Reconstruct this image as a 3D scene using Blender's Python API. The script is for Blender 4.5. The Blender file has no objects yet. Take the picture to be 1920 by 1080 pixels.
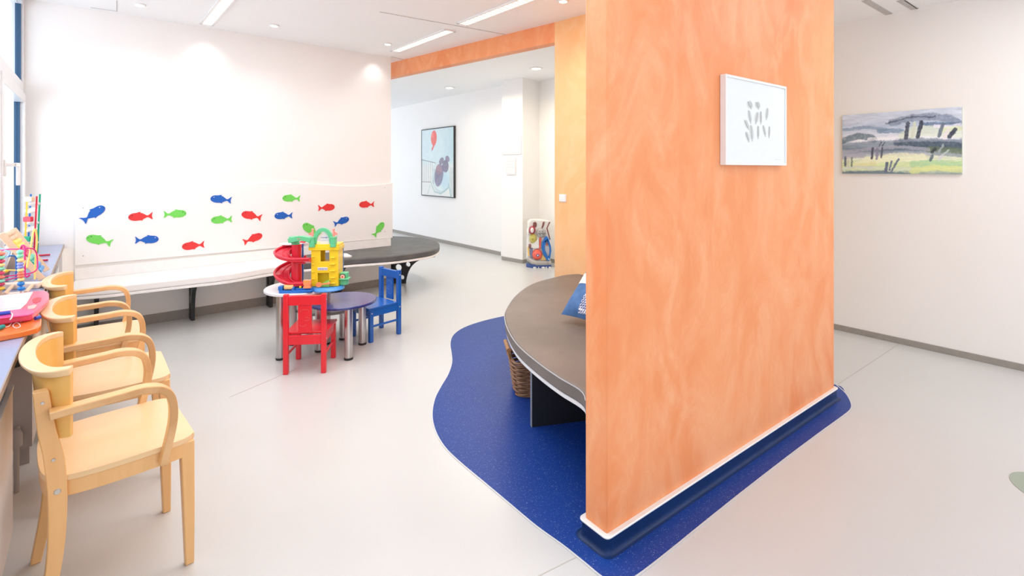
import bpy, math, random
import numpy as np
from mathutils import Vector, Matrix
from mathutils.geometry import tessellate_polygon
random.seed(7)
SC = bpy.context.scene
COL = SC.collection

# ------------------------------------------------------------------ camera
F, CX, HY, H = 940.0, 960.0, 318.0, 1.4      # focal length and horizon in 1920x1080 pixels, eye height in metres
cd = bpy.data.cameras.new('camera')
cam = bpy.data.objects.new('camera', cd); COL.objects.link(cam)
cam.location = (0, 0, H); cam.rotation_euler = (math.pi/2, 0, 0)
cd.sensor_width = 36; cd.lens = F/1920*36; cd.shift_y = (HY-540)/1920; cd.clip_start = .02
SC.camera = cam
SC.view_settings.view_transform = 'Standard'; SC.view_settings.look = 'None'
SC.view_settings.gamma = 1; SC.view_settings.use_curve_mapping = False
SC.view_settings.exposure = 0.27
SC.cycles.max_bounces = 8; SC.cycles.diffuse_bounces = 6; SC.cycles.sample_clamp_indirect = 6

# ------------------------------------------------------------------ world and lights
w = bpy.data.worlds.new('world'); SC.world = w; w.use_nodes = True
bg = w.node_tree.nodes['Background']; bg.inputs[0].default_value = (.84, .90, 1, 1); bg.inputs[1].default_value = 1.7

def area(name, loc, sx, sy, power, col, rot=(0, 0, 0)):
    l = bpy.data.lights.new(name, 'AREA'); l.shape = 'RECTANGLE'; l.size = sx; l.size_y = sy; l.energy = power; l.color = col
    o = bpy.data.objects.new(name, l); COL.objects.link(o); o.location = loc; o.rotation_euler = rot
    return o
def spot(name, loc, power, col, cone=100, blend=.8, tilt=(0, 0)):
    l = bpy.data.lights.new(name, 'SPOT'); l.energy = power; l.color = col; l.spot_size = math.radians(cone); l.spot_blend = blend; l.shadow_soft_size = .04
    o = bpy.data.objects.new(name, l); COL.objects.link(o); o.location = loc; o.rotation_euler = (tilt[0], tilt[1], 0)
    return o
WARM = (.965, .99, 1)
area('fill_room_light', (-.9, 3.2, 2.74), 2.6, 1.6, 38, WARM, (0, 0, math.radians(-49)))  # unseen fill panel added under the ceiling to brighten the room
area('fill_entry_light', (.6, .2, 2.74), 2.4, 1.6, 11, WARM, (0, 0, math.radians(-49)))  # added overhead fill near the camera, no fitting modelled
area('fill_corridor_light', (-.3, 6.9, 2.56), 2.0, .5, 26, (1, .87, .66), (0, 0, math.radians(-49)))  # added warm fill for the corridor, besides its downlights
area('fill_passage_light', (3.0, 2.2, 2.64), 1.6, .9, 19, (.98, 1, 1), (0, 0, math.radians(-49)))  # added fill for the passage on the right, source unseen
_o = area('daylight_outside_windows', (-3.35, 1.55, 1.9), 5.2, 2.0, 100, (.72, .85, 1)); _o.rotation_euler = Vector((.772, .636, -.18)).to_track_quat('-Z', 'Z').to_euler()
area('fill_nook_light', (.9, 3.35, 2.74), .9, .6, 11, (1, .95, .84), (0, 0, math.radians(-49)))  # added fill that brightens the nook, no fitting above it

# ------------------------------------------------------------------ geometry from the plan
def G(u, v, z=0.0):                      # point at height z seen at pixel (u, v)
    d = (H-z)*F/(v-HY); return Vector(((u-CX)/F*d, d, z))
def DP(u, v, d): return Vector(((u-CX)/F*d, d, H-(v-HY)/F*d))
class VPlane:                            # a vertical plane through two plan points
    def __init__(s, p, q):
        s.p = Vector((p[0], p[1])); s.q = Vector((q[0], q[1])); s.e = (s.q-s.p).normalized(); s.n = Vector((s.e.y, -s.e.x))
        s.ang = math.atan2(s.e.y, s.e.x)
    def hit(s, u, v, off=0.0):           # -> (distance along, height) on the plane moved by off along its normal
        k = (u-CX)/F; p = s.p+s.n*off
        t = -(p.x-k*p.y)/(s.e.x-k*s.e.y); d = p.y+t*s.e.y
        return t, H-(v-HY)/F*d
    def pt(s, t, z=0, off=0.0):
        r = s.p+s.e*t+s.n*off; return Vector((r.x, r.y, z))

# ------------------------------------------------------------------ materials
def lin(c): return tuple(((x/12.92) if x <= .04045 else ((x+.055)/1.055)**2.4) for x in c)
def rgb(r, g, b): return lin((r/255, g/255, b/255))
_m = {}
def mat(name, col, rough=.5, metal=0, noise=None, bump=0, bscale=60, coat=0, emit=None, es=0, trans=0, spec=.5, stretch=(1, 1, 1), nd=4, alpha=1):
    if name in _m: return _m[name]
    m = bpy.data.materials.new(name); m.use_nodes = True; nt = m.node_tree; b = nt.nodes['Principled BSDF']
    b.inputs['Base Color'].default_value = (*col, 1); b.inputs['Roughness'].default_value = rough; b.inputs['Metallic'].default_value = metal
    b.inputs['Coat Weight'].default_value = coat; b.inputs['Coat Roughness'].default_value = .15
    b.inputs['Specular IOR Level'].default_value = spec; b.inputs['Transmission Weight'].default_value = trans
    b.inputs['Alpha'].default_value = alpha
    if emit: b.inputs['Emission Color'].default_value = (*emit, 1); b.inputs['Emission Strength'].default_value = es
    tc = nt.nodes.new('ShaderNodeTexCoord'); mp = nt.nodes.new('ShaderNodeMapping'); mp.inputs['Scale'].default_value = stretch
    nt.links.new(tc.outputs['Object'], mp.inputs['Vector'])
    n = nt.nodes.new('ShaderNodeTexNoise'); n.inputs['Scale'].default_value = (noise[1] if noise else 20); n.inputs['Detail'].default_value = nd
    nt.links.new(mp.outputs[0], n.inputs['Vector'])
    r = nt.nodes.new('ShaderNodeValToRGB')
    c2 = noise[0] if noise else tuple(min(1, x*.96) for x in col)
    r.color_ramp.elements[0].position = .35; r.color_ramp.elements[1].position = .65
    r.color_ramp.elements[0].color = (*c2, 1); r.color_ramp.elements[1].color = (*col, 1)
    nt.links.new(n.outputs[0], r.inputs[0]); nt.links.new(r.outputs[0], b.inputs['Base Color'])
    if bump:
        n2 = nt.nodes.new('ShaderNodeTexNoise'); n2.inputs['Scale'].default_value = bscale; n2.inputs['Detail'].default_value = 3
        nt.links.new(mp.outputs[0], n2.inputs['Vector'])
        bp = nt.nodes.new('ShaderNodeBump'); bp.inputs['Strength'].default_value = bump; bp.inputs['Distance'].default_value = .004
        nt.links.new(n2.outputs[0], bp.inputs['Height']); nt.links.new(bp.outputs[0], b.inputs['Normal'])
    _m[name] = m; return m

def plaster(name, c1, c2, c3):
    m = bpy.data.materials.new(name); m.use_nodes = True; nt = m.node_tree; N = nt.nodes; L = nt.links; b = N['Principled BSDF']
    b.inputs['Roughness'].default_value = .48; b.inputs['Specular IOR Level'].default_value = .35
    tc = N.new('ShaderNodeTexCoord')
    mp = N.new('ShaderNodeMapping'); mp.inputs['Scale'].default_value = (1, 1, .55); L.new(tc.outputs['Object'], mp.inputs[0])
    n1 = N.new('ShaderNodeTexNoise'); n1.inputs['Scale'].default_value = 1.3; n1.inputs['Detail'].default_value = 4; n1.inputs['Distortion'].default_value = .8
    n2 = N.new('ShaderNodeTexNoise'); n2.inputs['Scale'].default_value = 3.2; n2.inputs['Detail'].default_value = 6; n2.inputs['Distortion'].default_value = 2.2; n2.inputs['Roughness'].default_value = .55
    n3 = N.new('ShaderNodeTexNoise'); n3.inputs['Scale'].default_value = 13; n3.inputs['Detail'].default_value = 7; n3.inputs['Distortion'].default_value = 5; n3.inputs['Roughness'].default_value = .6
    for n in (n1, n2, n3): L.new(mp.outputs[0], n.inputs['Vector'])
    r1 = N.new('ShaderNodeValToRGB'); r1.color_ramp.elements[0].position = .36; r1.color_ramp.elements[1].position = .64
    r1.color_ramp.elements[0].color = (*c1, 1); r1.color_ramp.elements[1].color = (*c2, 1)
    L.new(n1.outputs[0], r1.inputs[0])
    mr = N.new('ShaderNodeMapRange'); mr.inputs[1].default_value = .38; mr.inputs[2].default_value = .68; mr.inputs[4].default_value = .8
    L.new(n2.outputs[0], mr.inputs[0])
    mx = N.new('ShaderNodeMix'); mx.data_type = 'RGBA'; mx.inputs[7].default_value = (*c3, 1)
    L.new(mr.outputs[0], mx.inputs[0]); L.new(r1.outputs[0], mx.inputs[6])
    m3 = N.new('ShaderNodeMapRange'); m3.inputs[1].default_value = .40; m3.inputs[2].default_value = .75; m3.inputs[4].default_value = .34; L.new(n3.outputs[0], m3.inputs[0])
    mw = N.new('ShaderNodeMix'); mw.data_type = 'RGBA'; mw.inputs[7].default_value = (*c1, 1); L.new(m3.outputs[0], mw.inputs[0]); L.new(mx.outputs[2], mw.inputs[6])
    L.new(mw.outputs[2], b.inputs['Base Color'])
    bp = N.new('ShaderNodeBump'); bp.inputs['Strength'].default_value = .10; bp.inputs['Distance'].default_value = .003
    L.new(n3.outputs[0], bp.inputs['Height']); L.new(bp.outputs[0], b.inputs['Normal'])
    return m

def speckle(name, col, c2, dots, rough, dens=.0, scale=260, coat=0):
    m = bpy.data.materials.new(name); m.use_nodes = True; nt = m.node_tree; N = nt.nodes; L = nt.links; b = N['Principled BSDF']
    b.inputs['Roughness'].default_value = rough; b.inputs['Coat Weight'].default_value = coat; b.inputs['Coat Roughness'].default_value = .2; b.inputs['Specular IOR Level'].default_value = .5 if coat else .28
    tc = N.new('ShaderNodeTexCoord')
    n1 = N.new('ShaderNodeTexNoise'); n1.inputs['Scale'].default_value = 1.1; n1.inputs['Detail'].default_value = 4
    n2 = N.new('ShaderNodeTexNoise'); n2.inputs['Scale'].default_value = scale; n2.inputs['Detail'].default_value = 2
    L.new(tc.outputs['Object'], n1.inputs['Vector']); L.new(tc.outputs['Object'], n2.inputs['Vector'])
    r = N.new('ShaderNodeValToRGB'); r.color_ramp.elements[0].position = .35; r.color_ramp.elements[1].position = .65
    r.color_ramp.elements[0].color = (*c2, 1); r.color_ramp.elements[1].color = (*col, 1); L.new(n1.outputs[0], r.inputs[0])
    mr = N.new('ShaderNodeMapRange'); mr.inputs[1].default_value = dens; mr.inputs[2].default_value = dens+.05; mr.inputs[4].default_value = .6
    L.new(n2.outputs[0], mr.inputs[0])
    mx = N.new('ShaderNodeMix'); mx.data_type = 'RGBA'; mx.inputs[7].default_value = (*dots, 1)
    L.new(mr.outputs[0], mx.inputs[0]); L.new(r.outputs[0], mx.inputs[6]); L.new(mx.outputs[2], b.inputs['Base Color'])
    return m

M_wall = mat('white_wall_paint', (.88, .86, .83), .6, noise=((.87, .85, .815), 2), bump=.02, bscale=220)
M_ceil = mat('white_ceiling_paint', (.93, .925, .92), .7, noise=((.92, .915, .91), 3))
M_floor = speckle('cream_vinyl_floor', (.62, .625, .615), (.595, .60, .59), (.5, .47, .43), .3, .66, 320, .25)
M_blue_floor = speckle('blue_vinyl_floor', (.006, .040, .24), (.008, .048, .27), (.30, .40, .65), .42, .645, 230, 0)
M_cove = mat('dark_blue_vinyl_skirting', (.004, .026, .11), .4, noise=((.003, .021, .09), 9), spec=.3)
M_orange = plaster('orange_glazed_plaster', (.82, .265, .095), (.86, .335, .14), (.90, .43, .22))
M_orange_lit = plaster('orange_glazed_plaster_lit', (.88, .46, .19), (.89, .52, .25), (.90, .58, .31))  # same orange plaster for the pier wall, its brighter light put into the colour
M_grey_base = mat('grey_baseboard_vinyl', (.33, .305, .27), .5, noise=((.30, .28, .25), 30))
M_white = mat('white_lacquer', (.85, .84, .82), .3, coat=.2)
M_whitef = mat('white_window_frame_plastic', (.82, .84, .86), .3, coat=.2)
M_wood = mat('light_beech_wood', (.86, .51, .215), .38, noise=((.82, .47, .185), 5), stretch=(7, 7, .7), nd=8, coat=.25)
M_seatw = mat('pale_beech_plywood', (.88, .62, .34), .35, noise=((.865, .60, .32), 3), stretch=(1, 8, 1), nd=8, coat=.3)
M_backw = mat('honey_beech_plywood', (.86, .50, .135), .38, noise=((.83, .47, .12), 3), stretch=(1, 1, 8), nd=8, coat=.25)
M_laminate = mat('laminated_ply_edge', (.62, .34, .15), .5, noise=((.45, .23, .10), 60), stretch=(1, 1, 1))
M_steel = mat('brushed_steel', (.62, .60, .60), .28, 1, noise=((.55, .53, .53), 80), stretch=(1, 1, .1))
M_black = mat('black_rubber', (.02, .02, .022), .5)
M_blackp = mat('black_painted_board', (.018, .02, .022), .45)
M_red = mat('red_lacquer_paint', (.80, .014, .03), .3, noise=((.76, .012, .028), 12), coat=.35)
M_bluep = mat('blue_lacquer_paint', (.008, .125, .52), .3, noise=((.008, .115, .48), 12), coat=.35)
M_gold = None
M_greyc = mat('grey_leatherette', (.115, .115, .112), .5, noise=((.085, .085, .083), 7), bump=.25, bscale=200)
M_brownc = mat('taupe_leatherette', (.145, .125, .110), .5, noise=((.19, .16, .14), 3.2), bump=.2, bscale=180)
M_creamc = mat('cream_leatherette', (.88, .86, .84), .38, noise=((.87, .85, .825), 5), bump=.1, bscale=160)

# ------------------------------------------------------------------ mesh builder
class MB:
    def __init__(s): s.v = []; s.f = []; s.mi = []
    def add(s, vs, fs, mi=0, M=None):
        o = len(s.v)
        for p in vs:
            p = Vector(p); s.v.append(tuple(M @ p if M else p))
        for f in fs: s.f.append([i+o for i in f]); s.mi.append(mi)
        return s
    def box(s, x0, x1, y0, y1, z0, z1, mi=0, M=None):
        return s.add([(x0, y0, z0), (x1, y0, z0), (x1, y1, z0), (x0, y1, z0), (x0, y0, z1), (x1, y0, z1), (x1, y1, z1), (x0, y1, z1)],
                     [(0, 3, 2, 1), (4, 5, 6, 7), (0, 1, 5, 4), (1, 2, 6, 5), (2, 3, 7, 6), (3, 0, 4, 7)], mi, M)
    def prism(s, poly, z0, z1, mi=0, M=None, top=None, scale_top=1):
        P = [(p[0], p[1]) for p in poly]
        A = sum(P[i][0]*P[(i+1) % len(P)][1]-P[(i+1) % len(P)][0]*P[i][1] for i in range(len(P)))
        if A < 0: P = P[::-1]
        n = len(P); T = P
        if scale_top != 1:
            cx = sum(p[0] for p in P)/n; cy = sum(p[1] for p in P)/n
            T = [(cx+(p[0]-cx)*scale_top, cy+(p[1]-cy)*scale_top) for p in P]
        vs = [(p[0], p[1], z0) for p in P]+[(p[0], p[1], z1) for p in T]
        fs = [list(range(n))[::-1], list(range(n, 2*n))]+[(i, (i+1) % n, n+(i+1) % n, n+i) for i in range(n)]
        return s.add(vs, fs, mi, M)
    def plate(s, outer, holes, t, M, mi=0):        # flat plate in the local xz plane with holes, thickness t along y
        loops = [outer]+holes; flat = [p for l in loops for p in l]
        tris = tessellate_polygon([[Vector((p[0], p[1], 0)) for p in l] for l in loops])
        n = len(flat); vs = [(p[0], -t/2, p[1]) for p in flat]+[(p[0], t/2, p[1]) for p in flat]
        fs = [tuple(x) for x in tris]+[tuple(i+n for i in x[::-1]) for x in tris]; o = 0
        for l in loops:
            k = len(l)
            for i in range(k): fs.append((o+i, o+(i+1) % k, n+o+(i+1) % k, n+o+i))
            o += k
        return s.add(vs, fs, mi, M)
    def sweep(s, path, sec, up=Vector((0, 0, 1)), closed=False, mi=0, M=None, scales=None):
        # sec: list of (a, b); a along side vector, b along the normal
        P = [Vector(p) for p in path]; n = len(P); k = len(sec); vs = []
        prev = None
        for i in range(n):
            if closed: t = P[(i+1) % n]-P[i-1]
            else: t = P[min(i+1, n-1)]-P[max(i-1, 0)]
            t.normalize()
            if up is not None:
                side = t.cross(up)
                if side.length < 1e-4: side = prev or Vector((1, 0, 0))
                side.normalize()
                if prev is not None and side.dot(prev) < 0 and not closed: side = -side
            else:
                if prev is None:
                    a = Vector((0, 0, 1)) if abs(t.z) < .9 else Vector((1, 0, 0)); side = t.cross(a).normalized()
                else:
                    side = (prev-t*prev.dot(t)).normalized()
            prev = side; nrm = side.cross(t).normalized(); q = scales[i] if scales else 1
            for a, b in sec: vs.append(P[i]+side*a*q+nrm*b*q)
        fs = []
        m = n if closed else n-1
        for i in range(m):
            for j in range(k):
                a = i*k+j; b_ = i*k+(j+1) % k; c = ((i+1) % n)*k+(j+1) % k; d = ((i+1) % n)*k+j
                fs.append((a, b_, c, d))
        if not closed: fs.append(list(range(k))[::-1]); fs.append([(n-1)*k+j for j in range(k)])
        return s.add(vs, fs, mi, M)
    def tube(s, path, r, k=10, closed=False, mi=0, M=None, scales=None):
        return s.sweep(path, [(r*math.cos(2*math.pi*j/k), r*math.sin(2*math.pi*j/k)) for j in range(k)], None, closed, mi, M, scales)
    def lathe(s, prof, c=(0, 0, 0), k=28, mi=0, M=None, sy=1):
        vs = []; fs = []; n = len(prof)
        for r, z in prof:
            for j in range(k):
                a = 2*math.pi*j/k; vs.append((c[0]+r*math.cos(a), c[1]+sy*r*math.sin(a), c[2]+z))
        for i in range(n-1):
            for j in range(k): fs.append((i*k+j, i*k+(j+1) % k, (i+1)*k+(j+1) % k, (i+1)*k+j))
        fs.append(list(range(k))[::-1]); fs.append([(n-1)*k+j for j in range(k)])
        return s.add(vs, fs, mi, M)
    def ball(s, c, rx, ry, rz, k=16, n=10, mi=0, M=None):
        prof = []
        vs = []; fs = []
        for i in range(n+1):
            p = math.pi*i/n-math.pi/2; p = max(-math.pi/2+.02, min(math.pi/2-.02, p))
            for j in range(k):
                a = 2*math.pi*j/k; vs.append((c[0]+rx*math.cos(p)*math.cos(a), c[1]+ry*math.cos(p)*math.sin(a), c[2]+rz*math.sin(p)))
        for i in range(n):
            for j in range(k): fs.append((i*k+j, i*k+(j+1) % k, (i+1)*k+(j+1) % k, (i+1)*k+j))
        fs.append(list(range(k))[::-1]); fs.append([n*k+j for j in range(k)])
        return s.add(vs, fs, mi, M)
    def build(s, name, mats, parent=None, bevel=0, smooth=35, loc=None, rz=0, bseg=2):
        me = bpy.data.meshes.new(name); me.from_pydata(s.v, [], s.f)
        if not isinstance(mats, (list, tuple)): mats = [mats]
        for m in mats: me.materials.append(m)
        for p, i in zip(me.polygons, s.mi): p.material_index = i
        me.validate(); me.update()
        import bmesh
        bm = bmesh.new(); bm.from_mesh(me); bmesh.ops.recalc_face_normals(bm, faces=bm.faces); bm.to_mesh(me); bm.free()
        if smooth: me.shade_smooth(); me.set_sharp_from_angle(angle=math.radians(smooth))
        o = bpy.data.objects.new(name, me); COL.objects.link(o)
        if parent: o.parent = parent
        if loc is not None: o.location = loc
        o.rotation_euler[2] = rz
        if bevel:
            b = o.modifiers.new('bevel', 'BEVEL'); b.width = bevel; b.segments = bseg; b.limit_method = 'ANGLE'; b.angle_limit = math.radians(40); b.harden_normals = False
        return o
def tag(o, label=None, cat=None, group=None, kind=None):
    if label: o['label'] = label
    if cat: o['category'] = cat
    if group: o['group'] = group
    if kind: o['kind'] = kind
    return o
def thing(name, label, cat, loc=(0, 0, 0), rz=0, group=None):
    o = bpy.data.objects.new(name, None); COL.objects.link(o); o.location = loc; o.rotation_euler = (0, 0, rz); o.empty_display_size = .1
    return tag(o, label, cat, group)
def struct(o): o['kind'] = 'structure'; return o
def copy_tree(o, parent=None):
    c = o.copy(); COL.objects.link(c)
    if parent: c.parent = parent
    for ch in list(o.children): copy_tree(ch, c)
    return c
def T(x=0, y=0, z=0, rx=0, ry=0, rz=0):
    return Matrix.Translation((x, y, z)) @ Matrix.Rotation(rz, 4, 'Z') @ Matrix.Rotation(ry, 4, 'Y') @ Matrix.Rotation(rx, 4, 'X')
def circ(r, k=24, cx=0, cy=0): return [(cx+r*math.cos(2*math.pi*j/k), cy+r*math.sin(2*math.pi*j/k)) for j in range(k)]
def rect(a, b): return [(-a/2, -b/2), (a/2, -b/2), (a/2, b/2), (-a/2, b/2)]
def rrect(x0, x1, y0, y1, r, k=5):
    out = []
    for cx, cy, a0 in ((x1-r, y1-r, 0), (x0+r, y1-r, 90), (x0+r, y0+r, 180), (x1-r, y0+r, 270)):
        for j in range(k+1):
            a = math.radians(a0+90*j/k); out.append((cx+r*math.cos(a), cy+r*math.sin(a)))
    return out
def smooth_path(pts, n=8, closed=False):       # Catmull-Rom
    P = [Vector(p) for p in pts]; out = []; m = len(P)
    for i in range(m if closed else m-1):
        if closed: a, b, c, d = P[i-1], P[i], P[(i+1) % m], P[(i+2) % m]
        else: a, b, c, d = P[max(i-1, 0)], P[i], P[i+1], P[min(i+2, m-1)]
        for j in range(n):
            t = j/n; out.append(.5*((2*b)+(c-a)*t+(2*a-5*b+4*c-d)*t*t+(3*b-a-3*c+d)*t**3))
    if not closed: out.append(P[-1])
    return out

# ================================================================== THE ROOM
CZ = 2.77
W0 = Vector((-3.686, 4.21)); W1 = Vector((-1.478, 6.12)); FW = VPlane(W0, W1)       # fish wall
e_w = Vector((.6382, -.7699)); n_w = Vector((-.7699, -.6382))                           # along the windows towards the camera / outwards
S0 = Vector((-3.72, 4.164))                                                         # far front corner of the worktop
PB = VPlane((-2.06, 6.89), (.647, 4.44))                                            # orange beam and pier wall
A = Vector((.347, 1.833)); B = Vector((1.973, 3.07)); BF = VPlane(A, B)             # orange block, front face
nb = Vector((-BF.e.y, BF.e.x))                                                      # towards its back
RW = VPlane(G(1564, 617), G(1920, 696))                                             # right wall
CW = VPlane(G(734, 434), G(939, 479))                                               # corridor wall

f = MB().prism([(-6, -2.5), (7, -2.5), (7, 14), (-6, 14)], -.06, 0); struct(f.build('floor', M_floor))
# ceiling panels: one slab, a lower one over the passage on the right
bk = BF.pt(0); far = PB
c = MB().prism([(-4.6, -2.5), (7, -2.5), (7, 14), (-6, 14), (-6, 3)], CZ, CZ+.1); struct(c.build('ceiling', M_ceil))
p1 = BF.pt(-3.0); p2 = BF.pt(BF.hit(1564, 700)[0]+.0); 
c = MB().prism([BF.pt(.12).to_2d(), BF.pt(2.043).to_2d(), BF.pt(2.043).to_2d()+Vector((.2, 1.5)), (7, 6), (7, -2.4), BF.pt(.12).to_2d()+Vector((2.2, -2.4))], 2.668, CZ-.001)
struct(c.build('ceiling_right', M_ceil))
# fish wall
bkn = -FW.n
P_ = [W0, W1, W1+bkn*.12, W0+bkn*.12]
struct(MB().prism(P_, 0, CZ).build('wall_back', M_wall))
# window wall: reveal pier, recessed wall under the window, wall above the window
R1 = Vector((-3.913, 4.02))
struct(MB().prism([W0, W0+bkn*.4+Vector((-.5, .1)), R1+n_w*.5-e_w*.3, R1], 0, CZ).build('wall_reveal', M_wall))
struct(MB().prism([W0, S0, S0+e_w*.30, S0+e_w*.30+n_w*.25, R1], 0, .745).build('wall_left_pier', M_wall))
Wn = S0+e_w*6.4
struct(MB().prism([S0+n_w*.242, Wn+n_w*.242, Wn+n_w*.5, S0+n_w*.5], 0, .745).build('wall_left', M_wall))
# beam, pier wall behind the nook
pb0 = PB.pt(PB.hit(733, 139)[0]-1.6).to_2d(); pj = PB.pt(PB.hit(1040, 80)[0]).to_2d(); pe = BF.pt(2.02).to_2d()+nb*.11
b2 = -PB.n*.10
if b2.y < 0: b2 = -b2
struct(MB().prism([pb0, pj, pj+b2, pb0+b2], 2.585, CZ).build('wall_beam', M_orange))
struct(MB().prism([pj, pe, pe+b2, pj+b2], 0, CZ).build('wall_nook', M_orange_lit))
# orange block
struct(MB().prism([A, B, B+nb*.11, A+nb*.11], 0, CZ).build('wall_orange', M_orange, bevel=.006))
# its white strip and blue coved skirting
def ring(off, z0, z1, name, m, bev=.003):
    e = BF.e; q = [A-e*off-nb*off, B+e*off-nb*off, B+e*off+nb*(.11+off), A-e*off+nb*(.11+off)]
    o = MB().prism(rounded(q, off+.004), z0, z1).build(name, m, bevel=bev); struct(o)
def rounded(q, r, k=5):
    out = []; n = len(q)
    for i in range(n):
        a, b_, c_ = q[i-1], q[i], q[(i+1) % n]; u = (a-b_).normalized(); w_ = (c_-b_).normalized()
        for j in range(k+1):
            t = j/k; p = (b_+u*r)*(1-t)**2+b_*2*t*(1-t)+(b_+w_*r)*t*t; out.append(p)
    return out
ring(.020, .060, .068, 'trim_1', M_white)
# blue cove: lofted profile
prof = [(.016, .060), (.0165, .03), (.0175, .014), (.021, .007), (.028, .0035), (.036, .0024)]
m = MB(); e = BF.e; loops = []
for off, z in prof:
    q = rounded([A-e*off-nb*off, B+e*off-nb*off, B+e*off+nb*(.11+off), A-e*off+nb*(.11+off)], .02+off*.6)
    loops.append([(p.x, p.y, z) for p in q])
k = len(loops[0]); vs = [p for l in loops for p in l]
fs = [(i*k+j, i*k+(j+1) % k, (i+1)*k+(j+1) % k, (i+1)*k+j) for i in range(len(loops)-1) for j in range(k)]
struct(m.add(vs, fs).build('baseboard_block', M_cove, smooth=60))
# blue vinyl island on the floor
pix = [(948, 592), (905, 602), (870, 614), (850, 628), (844, 644), (846, 662), (847, 680), (840, 702), (827, 724), (815, 748), (810, 778), (816, 808), (833, 838), (862, 867), (905, 903), (955, 945), (1005, 987), (1055, 1023), (1095, 1055), (1128, 1082), (1150, 1092), (1172, 1090), (1195, 1080), (1250, 1038), (1320, 981), (1400, 917), (1480, 855), (1540, 810), (1580, 781), (1595, 768), (1596, 756), (1586, 738), (1568, 722)]
pl = [G(*p).to_2d() for p in pix]
pl += [B+nb*.25+e*.05, pe+Vector((.0, .0)), pj+Vector((.25, -.30)), G(1010, 583).to_2d(), G(975, 586).to_2d()]
pl3 = smooth_path([(p.x, p.y, 0) for p in pl], 4, True)
struct(MB().prism([(p.x, p.y) for p in pl3], -.002, .0022).build('floor_blue', M_blue_floor))
# light seam around the island
sm = smooth_path([(p.x, p.y, .0015) for p in pl[:33]], 4)
struct(MB().sweep(sm, rect(.007, .002)).build('trim_2', mat('pale_weld_seam', (.62, .64, .66), .4)))
for nm, (a, b_) in {'trim_3': ((1010, 1080), (1096, 1037)), 'trim_4': ((1572, 720), (1690, 642)), 'trim_5': ((430, 745), (560, 690))}.items():
    a, b_ = G(*a), G(*b_); a.z = b_.z = .0006
    struct(MB().sweep([a, b_], rect(.004, .001)).build(nm, mat('floor_seam', (.52, .49, .45), .5)))
# green inlay at the right edge of the frame
g0 = G(1985, 930); struct(MB().prism([(g0.x+.13*math.cos(t), g0.y+.17*math.sin(t)) for t in np.linspace(0, 6.28, 40)[:-1]], -.002, .002).build('floor_green', mat('grey_green_vinyl', (.33, .40, .32), .4)))

# right wall
r0, r1 = RW.pt(-2.6), RW.pt(6.0); rb = Vector((.08, .12))
n2 = RW.n if RW.n.y > 0 else -RW.n
struct(MB().prism([r0.to_2d(), r1.to_2d(), r1.to_2d()+n2*.12, r0.to_2d()+n2*.12], 0, CZ).build('wall_right', M_wall))
def board(pl_, t0, t1, name, h=.055, th=.008, sgn=1):
    n = pl_.n if pl_.n.y < 0 else -pl_.n
    a, b_ = pl_.pt(t0).to_2d(), pl_.pt(t1).to_2d()
    struct(MB().prism([a, b_, b_+n*th, a+n*th], 0, h).build(name, M_grey_base, bevel=.002))
board(RW, -2.6, 6.0, 'baseboard_right', .048)
board(FW, 0, (W1-W0).length, 'baseboard_back', .085)
board(VPlane(pj, pe), 0, (pe-pj).length, 'baseboard_nook', .05)
# corridor
n3 = CW.n if CW.n.y > 0 else -CW.n
c0, c1 = CW.pt(-5).to_2d(), CW.pt(CW.hit(941, 400)[0]).to_2d()
struct(MB().prism([c0, c1, c1+n3*.12, c0+n3*.12], 0, CZ).build('wall_corridor', M_wall))
board(CW, -5, CW.hit(939, 400)[0], 'baseboard_corridor', .06)
q0 = G(941, 487).to_2d(); q1 = G(980, 494).to_2d(); q2 = G(1011, 487).to_2d(); q3 = q2+(q1-q0).normalized()*1.2
struct(MB().prism([q0, q1, q2, q2+n3*.6, q0+n3*.6], 0, CZ).build('wall_pilaster', M_wall))
for a, b_, nm in ((q0, q1, 'baseboard_pilaster'), (q1, q2, 'baseboard_pilaster_side')):
    board(VPlane(a, b_), 0, (b_-a).length, nm, .055)
struct(MB().prism([q2, q2+(CW.e*1.6), q2+CW.e*1.6+n3*.12, q2+n3*.12], 0, CZ).build('wall_niche', M_wall))
board(VPlane(q2, q2+CW.e*1.6), 0, 1.6, 'baseboard_niche', .055)

# ceiling joints and lighting slots
def on_ceiling(u, v, z=None):
    z = z or CZ; d = (z-H)*F/(HY-v); return Vector(((u-CX)/F*d, d, z))
M_joint = mat('grey_ceiling_joint', (.55, .53, .51), .8)
jn = 0
for (a, b_, wd, z) in (((712, 22), (1000, 74), .010, CZ), ((733, 106), (800, 122), .006, CZ), ((733, 97), (848, 58), .004, CZ), ((170, 14), (219, 21), .006, CZ), ((219, 21), (219, 1), .006, CZ), ((402, 30), (440, -12), .006, CZ), ((915, 32), (1010, -6), .006, CZ),
                       ((1622, 0), (1668, 27), .05, 2.668), ((1688, 0), (1716, 17), .05, 2.668), ((1696, 0), (1720, 16), .006, 2.668)):
    p, q = on_ceiling(*a, z), on_ceiling(*b_, z); p.z = q.z = z-.0015; jn += 1
    struct(MB().sweep([p, q], rect(wd, .003)).build('trim_%d' % (jn+10), M_joint))
M_glow = mat('glowing_diffuser', (.9, .9, .88), .4, emit=(1, .96, .88), es=.8)
dirw = Vector((-.648, .761))
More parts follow.
